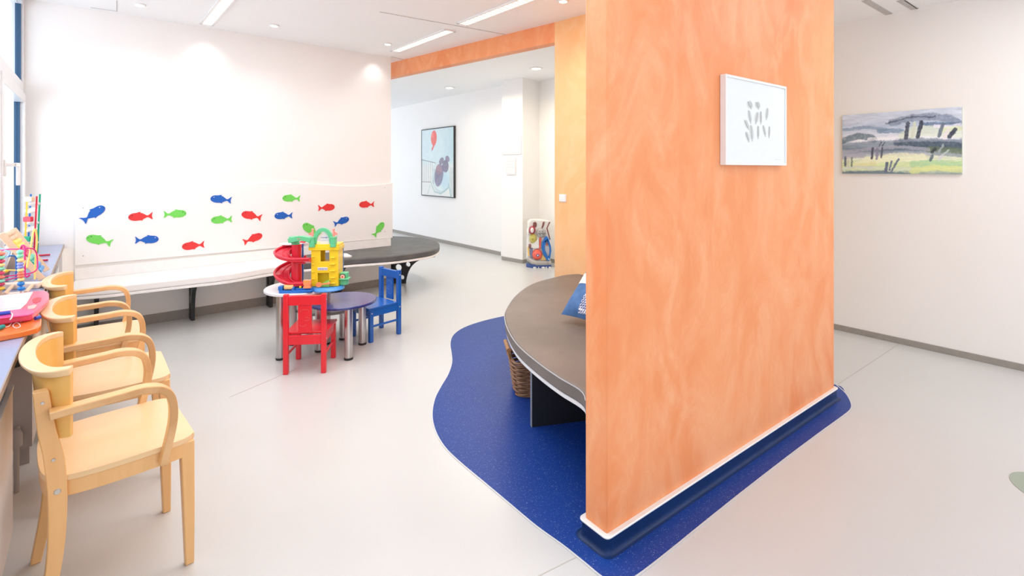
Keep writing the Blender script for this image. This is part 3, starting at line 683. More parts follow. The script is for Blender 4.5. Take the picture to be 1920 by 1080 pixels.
m = MB(); q = .018; m.box(0, wd, 0, .038, 0, q); m.box(0, wd, 0, .038, ht-q, ht); m.box(0, q, 0, .038, q, ht-q); m.box(wd-q, wd, 0, .038, q, ht-q)
m.build('picture_frame', mat('black_picture_frame', (.03, .03, .028), .4), t); MB().box(q, wd-q, .006, .038, q, ht-q).build('backing', M_black, t)

# notices on the pilaster
PL = VPlane(q0, q1)
M_notice = mat('white_paper_notice', (.74, .72, .74), .5); M_nframe = mat('pale_notice_frame', (.66, .64, .65), .4)
def notice(ua, ub, va, vb, label, split):
    sg = .012 if PL.n.y < 0 else -.012
    a, z1_ = PL.hit(ua, va, sg); b_, z2_ = PL.hit(ub, vb, sg); ht = z1_-z2_
    t = thing('wall_notice', label, 'notice', PL.pt(a, z2_, sg), PL.ang)
    m = MB(); w_ = b_-a; m.box(0, w_, .002, .011, 0, ht); m.build('frame', M_nframe, t)
    xs = [(0, w_/2-.004), (w_/2+.004, w_)] if split else [(0, w_)]
    for x0, x1 in xs:
        MB().box(x0+.012, x1-.012, 0, .0022, .014, ht-.014).build('sheet', M_notice, t)
        l = MB()
        for i in range(5 if split else 3): l.box(x0+.025, x1-.03-.02*(i % 2), -.0006, 0, ht-.05-i*.045, ht-.043-i*.045)
        l.build('printed_line', mat('faint_print', (.58, .57, .60), .6), t)
notice(941.5, 977, 257, 289, 'pale double notice frame on the corridor pilaster, upper of two', True)
notice(949, 966.5, 297, 328, 'single pale paper notice hanging below the double notice frame', False)
# light switch on the pier
PJ = VPlane(pj, pe); sg = .01 if PJ.n.y < 0 else -.01
a, za = PJ.hit(1048, 364, sg); b_, zb_ = PJ.hit(1061, 379, sg)
t = thing('light_switch', 'white light switch plate on the orange pier', 'switch', PJ.pt(a, zb_, sg), PJ.ang)
w_, h2 = b_-a, za-zb_; MB().box(0, w_, .002, .010, 0, h2).build('plate', M_white, t, bevel=.002); MB().box(w_*.12, w_*.88, -.002, .002, h2*.12, h2*.88).build('rocker', M_white, t, bevel=.001)

# ================================================================== BENCHES
def up(h): return h/F
fr_pts = [(-3.447, 3.865)]+[tuple(G(u, v, .39).to_2d()) for u, v in ((200, 558), (253, 551.6), (356, 539.5), (428, 531), (519, 515.5), (590, 507.5), (660, 500.5))]+[tuple(G(u, v, .475).to_2d()) for u, v in ((728, 480.5), (760, 477), (789, 473), (808, 469.5))]
end_pts = [tuple(G(u, v, .475).to_2d()) for u, v in ((820, 465), (825, 459.5), (822, 454), (810, 449), (789, 445.5), (765, 443.5), (733, 442.5))]
end_pts += [(-2.0, 6.93)]
front = smooth_path([(x, y, 0) for x, y in fr_pts+end_pts], 6)
inner = [(W1-FW.e*.5+bkn*.126), (W1+FW.e*.006+bkn*.126), (W1+FW.e*.006+FW.n*.004)]
wall_back_pt = W0+FW.n*.003+FW.e*.01
def ins(P, off):       # pull the outline in by off
    out = []
    for i in range(len(P)):
        a = P[max(i-1, 0)]; b_ = P[min(i+1, len(P)-1)]; t_ = (b_-a).normalized(); out.append(P[i]+Vector((-t_.y, t_.x, 0))*off)
    return out
bench = thing('wall_bench', 'long curved wall bench with cream and grey seats below the fish panel', 'bench')
def outline(off): return [(p.x, p.y) for p in ins(front, off)]+[(p.x, p.y) for p in inner]+[(wall_back_pt.x, wall_back_pt.y)]
MB().prism(outline(0), .388, .410).build('bench_board', mat('cream_bench_board', (.88, .86, .83), .4), bench, bevel=.003)
fi = ins(front, .004)
ks = min(range(len(fi)), key=lambda i: abs((CX+F*fi[i].x/fi[i].y)-553) if fi[i].y < 6 else 9e9)
cut_f = fi[ks].to_2d(); cut_t = (cut_f-FW.p).dot(FW.e); cut_b = FW.p+FW.e*cut_t+FW.n*.003
MB().prism([(p.x, p.y) for p in fi[:ks+1]]+[(cut_b.x, cut_b.y), (wall_back_pt.x, wall_back_pt.y)], .411, .475).build('seat_cushion', M_creamc, bench, bevel=.014, bseg=3)
g_ = FW.e*.006
tag(MB().prism([(cut_f.x+g_.x, cut_f.y+g_.y)]+[(p.x, p.y) for p in fi[ks+1:]]+[(p.x, p.y) for p in inner]+[(cut_b.x+g_.x, cut_b.y+g_.y)], .411, .475).build('seat_cushion', M_greyc, bench, bevel=.014, bseg=3), 'charcoal grey rounded end cushion of the bench')
# back moulding under the panel
bm_ = MB().prism([W0+FW.n*.002+FW.e*.01, W1+FW.n*.002-FW.e*.02, W1+FW.n*.03-FW.e*.02, W0+FW.n*.03+FW.e*.01], .476, min(zl, zr)-.002)
tag(bm_.build('backrest_rail', mat('cream_rail', (.88, .865, .84), .5), bench), 'cream board between panel and seat')
def holes(cs): return [[(cx+r*math.cos(a), cz+q*r*math.sin(a)) for a in np.linspace(0, 2*math.pi, 19)[:-1]][::-1] for cx, cz, r, q in cs]
def curve(p0, p1, p2, n=10): return [tuple(Vector(p0)*(1-t)**2+Vector(p1)*2*t*(1-t)+Vector(p2)*t*t) for t in np.linspace(0, 1, n)]
prof = [(.02, 0), (.15, 0)]+curve((.15, .10), (.17, .30), (.30, .345))+[(.30, .386), (.02, .386)]
for u, v in ((180, 607), (357, 589), (501, 563), (629, 545)):
    s_ = FW.hit(u, v)[0]; p = FW.pt(s_)
    M = Matrix(((FW.n.x, FW.e.x, 0, p.x), (FW.n.y, FW.e.y, 0, p.y), (0, 0, 1, 0), (0, 0, 0, 1)))
    MB().plate(prof, holes([(.085, .27, .025, 2.0), (.08, .12, .022, 1.8), (.19, .345, .018, 1)]), .03, M).build('bracket_leg', M_blackp, bench, bevel=.002)
p = Vector((-1.56, 6.20)); dr = Vector((1, -.10)).normalized()
M = Matrix(((dr.x, -dr.y, 0, p.x), (dr.y, dr.x, 0, p.y), (0, 0, 1, 0), (0, 0, 0, 1)))
prof5 = [(.0, 0), (.255, 0)]+curve((.255, .02), (.29, .27), (.50, .31), 12)+[(.62, .33), (.62, .386), (.0, .386)]
tag(MB().plate(prof5, holes([(.165, .195, .040, 1), (.285, .235, .030, 1), (.21, .075, .028, 1)]), .03, M).build('bracket_leg', M_blackp, bench, bevel=.002), 'large curved black bracket with round holes')

# nook bench
npix = [(1097, 513), (1065, 515), (1040, 520), (1000, 532), (970, 553), (951, 580), (949, 598), (957, 621), (975, 647), (1010, 677), (1050, 705), (1096, 734)]
npts = [G(u, v, .47) for u, v in npix]
bb = A+nb*.113
lastp = Vector((bb.x+.012, bb.y+.015, 0)); 
nf = smooth_path([Vector((p.x, p.y, 0)) for p in npts]+[lastp], 5)
pjn = (PB.n if PB.n.y < 0 else -PB.n)
corner = pe+nb*(-.0)+Vector((-.06, .01))
nook = thing('round_bench', 'large rounded bench with taupe top in the nook behind the orange block', 'bench')
def nout(off):
    q = ins(nf, -off); d = [(p.x, p.y) for p in q]
    st_ = PB.pt(PB.hit(1100, 400)[0]).to_2d()+pjn*.004
    d[0] = (st_.x, st_.y)
    en = BF.pt(1.93).to_2d()+nb*.118
    return d+[(en.x, en.y)]
    
def nbuild(off): 
    P = nout(off); return P
MB().prism(nbuild(0), .382, .402).build('bench_board', mat('white_bench_edge', (.82, .82, .82), .35), nook, bevel=.003)
MB().prism(nbuild(.006), .403, .470).build('seat_cushion', M_brownc, nook, bevel=.014, bseg=3)
highlight_path = [Vector((x, y, .4655)) for x, y in nbuild(.008)[:len(nf)-3]]
MB().tube(highlight_path, .0028, 6).build('piping_highlight', mat('grey_piping_highlight', (.42, .44, .46), .4), nook)  # seam piping in light grey, the highlight along the edge painted in
for (x, y, ang, L_) in ((.107, 2.73, math.atan2(.07, .295), .70), (.95, 3.60, math.radians(60), .35)):
    m = MB(); m.box(0, L_, -.011, .011, .0022, .382); m.build('support_panel', M_blackp, nook, loc=(x, y, 0), rz=ang)
    m = MB(); m.box(-.004, 0, -.012, .012, .0022, .382); m.build('panel_edge', mat('grey_edge_band', (.30, .32, .34), .4), nook, loc=(x, y, 0), rz=ang)

# wicker basket under the nook bench
M_wick = mat('brown_wicker', (.26, .125, .06), .5, noise=((.40, .22, .12), 40))
bk_ = thing('wicker_basket', 'brown woven wicker basket standing under the rounded nook bench', 'basket', (0, 0, 0))
bo = Vector((.183, 3.20, .0023)); ba = math.radians(8)
def bpt(th, z, off=0):
    a_, b_ = .165+z*.12+off, .115+z*.10+off; c_, s_ = math.cos(th), math.sin(th); n_ = 5.0
    r = (abs(c_/a_)**n_+abs(s_/b_)**n_)**(-1/n_); return Vector((r*c_, r*s_, z))
MBa = Matrix.Translation(bo) @ Matrix.Rotation(ba, 4, 'Z') @ Matrix.Diagonal((1, 1, .86, 1))
m = MB(); K = 88
for row in range(15):
    z = .008+row*.0155
    pth = [bpt(2*math.pi*j/K, z+.002*math.sin(j*.9+row), .0055*math.sin(2*math.pi*j/8+row*math.pi)) for j in range(K)]
    m.tube(pth, .0072, 6, True, M=MBa)
m.prism([tuple(bpt(2*math.pi*j/40, 0).to_2d()) for j in range(40)], .0, .01, M=MBa)
m.build('woven_body', M_wick, bk_)
m = MB()
for j in range(0, K, 8):
    for h_2 in (0, 4):
        th = 2*math.pi*(j+h_2)/K; m.tube([bpt(th, 0), bpt(th, .12), bpt(th, .245)], .004, 6, M=MBa)
m.build('stake', M_wick, bk_)
m = MB()
for q_, ph in ((0, 0), (.008, 1.5)):
    m.tube([bpt(2*math.pi*j/K, .246+q_*.8+.003*math.sin(j*.8+ph), .005*math.cos(j*.8+ph)) for j in range(K)], .0085, 7, True, M=MBa)
m.build('braided_rim', M_wick, bk_)
m = MB(); xh = -.212
m.tube([Vector((xh+.01, -.05, .24)), Vector((xh-.002, -.052, .30)), Vector((xh-.004, -.045, .330))], .007, 8, M=MBa)
m.tube([Vector((xh+.01, .05, .24)), Vector((xh-.002, .052, .30)), Vector((xh-.004, .045, .330))], .007, 8, M=MBa)
m.tube([Vector((xh-.004, -.085, .332)), Vector((xh-.004, .085, .332))], .0135, 10, M=MBa)
tag(m.build('handle', mat('cane_handle', (.50, .24, .09), .4, noise=((.40, .18, .06), 30)), bk_), 'light cane handle')

# pillow on the nook bench
M_denim = mat('blue_denim', (.07, .17, .38), .8, noise=((.05, .13, .31), 25), bump=.3, bscale=300)
pr = Vector((.64, -.77, 0)).normalized(); bkd = Vector((.77, .64, 0)).normalized(); th = math.radians(45)
upv = bkd*math.cos(th)+Vector((0, 0, 1))*math.sin(th); nv = pr.cross(upv)
tip = G(1061, 601, .472)
Mp = Matrix(((pr.x, upv.x, nv.x, tip.x), (pr.y, upv.y, nv.y, tip.y), (pr.z, upv.z, nv.z, tip.z+.004), (0, 0, 0, 1)))
pw = thing('denim_pillow', 'blue denim patchwork pillow leaning on the nook bench', 'pillow')
S_, N_ = .40, 22
def pz(a, b_): return .062*max(0, (1-(2*a-1)**4)*(1-(2*b_-1)**4))**.6
def pxy(a, b_):
    k = .03; return S_*(a-(2*a-1)*k*(1-(2*b_-1)**2)*1.0), S_*(b_-(2*b_-1)*k*(1-(2*a-1)**2)*1.0)
m = MB()
for sg in (1, -1):
    vs = []; fs = []
    for i in range(N_+1):
        for j in range(N_+1):
            a, b_ = i/N_, j/N_; x, y = pxy(a, b_); vs.append((x, y, sg*(pz(a, b_)+.0015*math.sin(a*40)*math.sin(b_*33)*pz(a, b_)/.06)+.06))
    for i in range(N_):
        for j in range(N_): q = i*(N_+1)+j; fs.append((q, q+1, q+N_+2, q+N_+1))
    m.add(vs, fs, M=Mp)
m.build('cushion', M_denim, pw, smooth=70)
def patch(a0, a1, b0, b1, mt, nm, lab):
    m = MB(); n = 6
    for sg in (1, -1):
        vs = [(pxy(a0+(a1-a0)*i/n, b0+(b1-b0)*j/n)[0], pxy(a0+(a1-a0)*i/n, b0+(b1-b0)*j/n)[1], .06+sg*(pz(a0+(a1-a0)*i/n, b0+(b1-b0)*j/n)+.003)) for i in range(n+1) for j in range(n+1)]
        m.add(vs, [(i*(n+1)+j, i*(n+1)+j+1, (i+1)*(n+1)+j+1, (i+1)*(n+1)+j) for i in range(n) for j in range(n)], M=Mp)
    tag(m.build(nm, mt, pw), lab)
Mwp = mat('white_cloth_patch', (.78, .78, .80), .8)
patch(.06, .26, .52, .72, Mwp, 'patch', 'white square patch')
patch(.30, .60, .80, .96, Mwp, 'patch', 'white top patch')
chk = bpy.data.materials.new('checked_patch'); chk.use_nodes = True; ck = chk.node_tree.nodes.new('ShaderNodeTexChecker'); ck.inputs['Scale'].default_value = 90
ck.inputs['Color1'].default_value = (.75, .75, .78, 1); ck.inputs['Color2'].default_value = (.05, .09, .25, 1)
tcc = chk.node_tree.nodes.new('ShaderNodeTexCoord'); chk.node_tree.links.new(tcc.outputs['Object'], ck.inputs[0]); chk.node_tree.links.new(ck.outputs[0], chk.node_tree.nodes['Principled BSDF'].inputs['Base Color'])
patch(.36, .66, .04, .34, chk, 'patch', 'blue and white checked patch')

# ================================================================== CHILDREN'S TABLES
def kid_table(cx, cy, r, zt, th, legs, mt, label):
    t = thing('play_table', label, 'table', (cx, cy, 0), 0, 'nested round play tables')
    MB().lathe([(r-.003, zt-th), (r, zt-th+.003), (r, zt-.004), (r-.004, zt)], k=64).build('tabletop', mt, t)
    for x, y in legs:
        lg = MB().lathe([(.030, .016), (.030, zt-th-.0005)], (x-cx, y-cy, 0), 28).build('leg', M_steel, t)
        MB().lathe([(.031, 0), (.032, .004), (.032, .016)], (x-cx, y-cy, 0), 28).build('rubber_foot', M_black, lg)
    return t
M_wtop = mat('white_tabletop_laminate', (.80, .79, .80), .3, coat=.2)
M_btop = mat('blue_tabletop_laminate', (.035, .045, .20), .2, noise=((.04, .05, .22), 6), coat=.5)
M_gtop = mat('grey_tabletop_laminate', (.30, .29, .28), .3)
kid_table(-1.635, 3.86, .25, .50, .02, ((-1.71, 3.70), (-1.75, 4.01), (-1.49, 4.03)), M_wtop, 'tallest round white play table carrying the toy garage')
kid_table(-1.30, 3.86, .25, .40, .02, ((-1.206, 3.70), (-1.20, 4.02), (-1.485, 3.86)), M_btop, 'round dark blue play table between the red and blue chairs')
kid_table(-1.52, 4.16, .25, .275, .02, ((-1.67, 4.13), (-1.395, 4.14), (-1.42, 4.35)), M_gtop, 'lowest round grey play table tucked under the other two')

# children's chairs: origin between the four feet, +x forward, +y left
def kid_chair(loc, rz, mt, dark, label):
    t = thing('childrens_chair', label, 'chair', (loc[0], loc[1], 0), rz, "small wooden children's chairs")
    w_, d_ = .125, .138; a = .0165
    for s in (-1, 1):
        m = MB(); m.box(-d_-a, -d_+a, s*w_-a, s*w_+a, 0, .545); m.build('leg', mt, t, bevel=.004)
        m = MB(); m.box(d_-a, d_+a, s*w_-a, s*w_+a, 0, .262); m.build('leg', mt, t, bevel=.004)
        MB().tube([(-d_+a, s*w_, .125), (d_-a, s*w_, .125)], .009, 10).build('stretcher', mt, t)
        m = MB(); m.box(-d_+a, d_-a, s*w_-.010, s*w_+.010, .205, .262); m.build('side_rail', mt, t, bevel=.002)
    MB().box(-d_-.010, -d_+.010, -w_+a, w_-a, .20, .262).build('rear_rail', mt, t, bevel=.002)
    MB().box(d_-.010, d_+.010, -w_+a, w_-a, .205, .262).build('front_rail', mt, t, bevel=.002)
    MB().prism([(-d_+.018, -w_+.018), (-d_+.018, w_-.018), (-d_+.02, w_+.012), (d_+.03, w_+.020), (d_+.03, -w_-.020), (-d_+.02, -w_-.012)], .2625, .280).build('seat', mt, t, bevel=.004)
    tr_ = MB().box(-d_-.013, -d_+.013, -w_+a, w_-a, .470, .535).build('top_rail', mt, t, bevel=.003)
    sp_ = MB().box(-d_-.008, -d_+.006, -.045, .045, .281, .4695).build('back_splat', mt, t, bevel=.002)
    for sg in (-1, 1):
        x = -d_-.0085 if sg < 0 else -d_+.0065
        for (cy, cz, r, a0, a1) in ((0, .425, .030, -20, 200), (-.012, .375, .022, 60, 300), (.012, .335, .020, 160, 380)):
            MB().tube([(x, cy+r*math.cos(math.radians(q)), cz+.5*r*math.sin(math.radians(q))) for q in np.linspace(a0, a1, 14)], .0014, 6).build('embossed_line', dark, sp_)
    Mcap = mat('pale_screw_cap', (.6, .6, .62), .4)
    for s in (-1, 1):
        for z in (.235, .505): MB().lathe([(.005, 0), (.005, .002)], k=10, M=T(-d_, s*(w_+a), z, rx=(math.pi/2 if s < 0 else -math.pi/2))).build('screw_cap', Mcap, t)
        MB().lathe([(.005, 0), (.005, .002)], k=10, M=T(d_, s*(w_+a), .235, rx=(math.pi/2 if s < 0 else -math.pi/2))).build('screw_cap', Mcap, t)
    return t
kid_chair((-1.438, 3.583), math.atan2(.275, -.031), M_red, mat('light_red_line', (.75, .10, .09), .4), "red wooden children's chair seen from behind at the play tables")
kid_chair((-1.150, 4.248), math.atan2(-.20, -.17), M_bluep, mat('light_blue_line', (.10, .28, .62), .4), "blue wooden children's chair facing the dark blue round table")

# ================================================================== TOY GARAGE
def pm(n, c, r=.35): return mat(n, c, r, coat=.3)
P_red = pm('red_toy_plastic', (.74, .02, .05)); P_yel = pm('yellow_toy_plastic', (.90, .66, .02)); P_grn = pm('mint_green_toy_plastic', (.12, .58, .28)); P_blu = pm('blue_toy_plastic', (.01, .17, .62)); P_lbl = pm('light_blue_toy_plastic', (.06, .32, .80))
P_org = pm('orange_toy_plastic', (.92, .34, .14)); P_wht = pm('white_toy_plastic', (.84, .82, .80)); P_lime = pm('lime_toy_plastic', (.30, .68, .12)); P_pink = pm('salmon_toy_plastic', (.90, .30, .24))
ty = thing('toy_garage', 'yellow toy parking tower with red spiral ramp and green roof on the white table', 'toy', (-1.455, 3.80, .5), math.radians(3))
k4 = .00404
def X(u): return (u-595)*k4
def Z(v): return (541-v)*k4
TX0, TX1, ty0, ty1 = X(584), X(633), -.06, .06
m = MB(); M = T(0, ty0, 0)
m.plate([(TX0, .03), (TX1, .03), (TX1, Z(462)), (TX0, Z(462))], [[(X(601), Z(488)), (X(617), Z(488)), (X(617), Z(467)), (X(601), Z(467))], [(X(596), Z(531)), (X(616), Z(531)), (X(616), Z(509)), (X(596), Z(509))]], .008, M)
m.plate([(TX0, .03), (TX1, .03), (TX1, Z(462)), (TX0, Z(462))], [[(X(600), Z(490)), (X(618), Z(490)), (X(618), Z(466)), (X(600), Z(466))]], .008, T(0, ty1, 0))
m.box(TX0, TX0+.008, ty0, ty1, .03, Z(462)); m.box(TX1-.008, TX1, ty0, ty1, .03, Z(462))
m.box(TX0, TX1, ty0, ty1, Z(493), Z(491)); m.box(TX0, TX1, ty0, ty1, Z(507), Z(505)); m.box(TX0, TX1, ty0, ty1, .028, .036)
m.box(TX0+.008, TX1-.008, ty0+.045, ty0+.052, .03, Z(507))
m.build('tower', P_yel, ty, bevel=.002)
m = MB(); m.prism(rrect(TX0-.018, TX1+.010, ty0-.016, ty1+.014, .012), Z(467), Z(460)); m.prism(rrect(TX0-.010, TX1+.004, ty0-.010, ty1+.010, .01), Z(460), Z(456)); m.build('tower_cornice', P_yel, ty, bevel=.002)
for i, v in enumerate((482, 494, 506, 519, 529)):
    MB().box(X(619), X(628), ty0-.020, ty0-.003, Z(v), Z(v)+.010).build('climbing_ledge', P_yel, ty, bevel=.003)
for v in (480, 494, 508, 521):
    MB().box(X(585), X(590), ty0-.012, ty0-.003, Z(v), Z(v)+.009).build('climbing_ledge', P_yel, ty, bevel=.003)
lb = MB().box(X(596), X(614), ty0-.0065, ty0-.004, Z(504), Z(498.5)).build('label_plate', P_wht, ty)
def squig(x0, x1, z, h, y, n, mt, par, r=.0011, nm='lettering'):
    m = MB(); rs = random.Random(n)
    x = x0
    while x < x1-.004:
        w_ = rs.uniform(.004, .008); kk = rs.choice((0, 1, 2))
        if kk == 0: m.tube([(x, y, z-h/2), (x+.0005, y, z+h/2)], r, 5)
        elif kk == 1: m.tube([(x+w_/2+w_/2.4*math.cos(q), y, z-h*.1+h*.35*math.sin(q)) for q in np.linspace(0, 6.2, 9)], r, 5)
        else: m.tube([(x, y, z+h*.3), (x+w_/2, y, z-h*.4), (x+w_, y, z+h*.3)], r, 5)
        x += w_+.002
    return m.build(nm, mt, par)
squig(X(597), X(613), Z(501.3), .012, ty0-.008, 3, P_blu, lb)
# roof: arch, posts, bridge
m = MB(); cxa = X(605.5)
arc = [(cxa+.062*math.cos(q), 0, Z(456)+.108*math.sin(q)**.8 if math.sin(q) > 0 else Z(456)) for q in np.linspace(math.pi-.02, .02, 24)]
m.sweep([(a, ty0+.0, c) for a, b_, c in arc], rect(.03, .016), up=Vector((0, 1, 0))); m.build('roof_arch', P_grn, ty, bevel=.002)
for u in (586.5, 624.5):
    m = MB(); m.prism(rrect(X(u)-.022, X(u)+.022, ty0-.028, ty0+.03, .012), Z(461), Z(456)); m.prism(rrect(X(u)-.019, X(u)+.019, ty0-.025, ty0+.03, .010), Z(456), Z(443)); m.prism(rrect(X(u)-.021, X(u)+.021, ty0-.027, ty0+.03, .011), Z(445), Z(442)); m.build('roof_post', P_grn, ty, bevel=.002)
    m = MB(); m.lathe([(.008, 0), (.008, .035), (.006, .045), (.009, .049), (.009, .056), (.004, .060)], (X(u), ty0, Z(442)), 14)
    sgn = -1 if u < 600 else 1
    m.prism([(0, 0), (.024*sgn, .006), (.022*sgn, .016), (0, .030)], -.003, .003, M=T(X(u)+.006*sgn, ty0, Z(440), rx=math.pi/2)); m.build('signal_flag', P_pink, ty)
m = MB(); m.sweep([(X(583), ty0-.005, Z(449)), (X(578), ty0-.01, Z(446)), (X(568), ty0-.012, Z(444)), (X(560), ty0-.012, Z(444.5)), (X(553), ty0-.010, Z(447)), (X(546), ty0, Z(449))], rect(.050, .034), up=Vector((0, 0, 1)))
m.lathe([(.036, 0), (.038, .03), (.040, .032), (.040, .044), (.034, .044)], (X(548), .0, Z(454.5)), 24); m.lathe([(.028, 0), (.030, .02)], (X(550), 0, Z(460)), 24)
br = m.build('bridge', P_grn, ty, bevel=.002); squig(X(562), X(569), Z(444.6), .008, ty0-.040, 8, P_pink, br)
bb2 = MB(); bb2.plate([(X(599), Z(457)), (X(618), Z(457)), (X(618), Z(447)), (X(614), Z(438)), (X(608), Z(435)), (X(602), Z(439)), (X(599), Z(447))], [], .004, T(0, ty0+.012, 0)); bp_ = bb2.build('sign_board', P_wht, ty)
squig(X(601), X(617), Z(444), .010, ty0+.007, 5, P_blu, bp_); squig(X(601), X(617), Z(449), .006, ty0+.007, 6, P_lbl, bp_, .0007)
# white decks
m = MB(); m.lathe([(.085, 0), (.092, .006), (.088, .010)], (X(534), .10, Z(462)), 32, sy=.6); m.build('landing_deck', P_wht, ty)
m = MB(); m.plate([(X(560), Z(458)), (X(586), Z(456)), (X(586), Z(461)), (X(560), Z(464))], [], .06, T(0, .09, 0)); m.build('landing_deck', P_wht, ty)
m = MB(); m.lathe([(.055, 0), (.058, .008), (.02, .028)], (X(633), .10, Z(487)), 24, sy=.5); m.build('landing_deck', P_wht, ty)
MB().box(X(558.5), X(561), .035, .045, .02, Z(459)).build('support_strut', P_blu, ty); MB().box(X(631), X(633.5), .061, .075, .03, Z(458)).build('support_strut', P_blu, ty)
# red column and ramps
cxr = X(552)
MB().lathe([(.040, .05), (.036, Z(490)), (.034, Z(461)), (.036, Z(458))], (cxr, .0, 0), 28).build('column', P_red, ty)
def ramp(z0, z1, name='spiral_ramp'):
    m = MB(); N = 40; ring_ = []
    for i in range(N+1):
        q = math.radians(80+ (270-80)*i/N); ro, ri = .155, .055
        z = z0+(z1-z0)*i/N; c_, s_ = math.cos(q), math.sin(q)*.85
        ring_.append((Vector((cxr+ri*c_, ri*s_, z)), Vector((cxr+ro*c_, ro*s_, z+.008))))
    for j in range(1, 7):
        x = j/6*(TX0-cxr+.002); ring_.append((Vector((cxr+x, -.055*.85, z1)), Vector((cxr+x, -.155*.85+.02*j/6, z1+.006))))
    a = [r[0] for r in ring_]; b_ = [r[1] for r in ring_]; n = len(a); vs = []; fs = []
    for p, q in zip(a, b_): vs += [p, q, q-Vector((0, 0, .012)), p-Vector((0, 0, .030))]
    for i in range(n-1):
        for j in range(4): fs.append((i*4+j, i*4+(j+1) % 4, (i+1)*4+(j+1) % 4, (i+1)*4+j))
    fs.append((0, 1, 2, 3)); fs.append(((n-1)*4, (n-1)*4+3, (n-1)*4+2, (n-1)*4+1))
    m.add(vs, fs); m.tube([q+Vector((0, 0, .008)) for q in b_], .009, 8); m.tube([p+Vector((0, 0, .006)) for p in a], .006, 8)
    mid = [(p*.55+q*.45)+Vector((0, 0, .002)) for p, q in zip(a, b_)]; m.tube(mid, .0028, 6)
    return m.build(name, P_red, ty, smooth=50)
ramp(Z(461), Z(484)); ramp(Z(490), Z(528))
m = MB(); m.prism(rrect(X(560), X(573), -.07, -.03, .008), Z(492), Z(484)); m.build('ramp_clip', P_red, ty, bevel=.002)
# blue bases
m = MB(); m.prism(rrect(X(532), X(592), -.145, .12, .02), 0, .020); m.box(X(532), X(540), -.145, -.10, .02, .050); m.box(X(556), X(561), -.145, -.10, .02, .045); m.box(X(540), X(556), -.105, -.095, .02, .055); m.box(X(561), X(590), -.13, -.09, .02, .032); m.build('base_tray', P_blu, ty, bevel=.004)
m = MB(); m.lathe([(.016, -.032), (.018, -.030), (.018, .030), (.016, .032)], k=18, M=T(X(550.5), -.128, .042, ry=math.pi/2)); m.build('drum', pm('pale_orange_toy_plastic', (.92, .55, .22)), ty)
MB().ball((X(570), -.125, .040), .009, .009, .009).build('knob', P_yel, ty)
m = MB(); m.prism(rrect(X(576), X(589), -.14, -.11, .004), .032, .046); m.prism(rrect(X(576.5), X(588.5), -.006, .024, .006, 4), -.010, .010, M=T(0, -.125, .052, rx=math.pi/2)); m.box(X(580), X(585), -.132, -.118, .04, .062); m.box(X(575.5), X(589.5), -.134, -.116, .058, .092)
fp = m.build('fuel_pump', P_org, ty, bevel=.003); squig(X(577.5), X(588), .080, .008, -.1355, 9, P_yel, fp)
m = MB(); m.lathe([(.120, 0), (.122, .006), (.112, .022), (.105, .026)], (X(611), -.02, 0), 40, sy=.95); m.build('base_disc', P_lbl, ty)
m = MB(); m.plate([(X(597), .03)]+[(X(597)+.085*t, .03+.045*math.sin(t*math.pi/2)) for t in np.linspace(.1, 1, 8)]+[(X(597)+.085, .03)], [], .04, T(0, ty0-.002, 0)); m.build('lift_ramp', P_lime, ty)
m = MB(); m.prism([(X(601)+.018*math.cos(a)*1.25, .050+.018*math.sin(a)) for a in np.linspace(0, 6.28, 20)[:-1]], -.004, .004, M=T(0, -.100, 0, rx=math.pi/2)); m.sweep([(X(604), -.1, .052), (X(618), -.1, .060)], rect(.010, .010)); m.ball((X(619), -.1, .060), .010, .008, .012); m.build('lever_key', P_org, ty)
m = MB(); m.prism(rrect(X(633), X(647), -.03, .03, .01), Z(534), Z(511)); m.box(X(633), X(650), -.045, .03, Z(524), Z(521)); gb = m.build('side_pump', P_grn, ty, bevel=.004)
m = MB(); m.lathe([(.021, 0), (.021, .005)], k=22, M=T(X(639), -.030, Z(518), rx=math.pi/2)); dl = m.build('dial', M_black, gb)
MB().lathe([(.0175, 0), (.0175, .003)], k=22, M=T(X(639), -.0355, Z(518), rx=math.pi/2)).build('dial_face', pm('peach_toy_plastic', (.9, .6, .45)), gb)
MB().lathe([(.006, 0), (.006, .002)], k=12, M=T(X(639), -.039, Z(518), rx=math.pi/2)).build('dial_hub', P_red, gb)

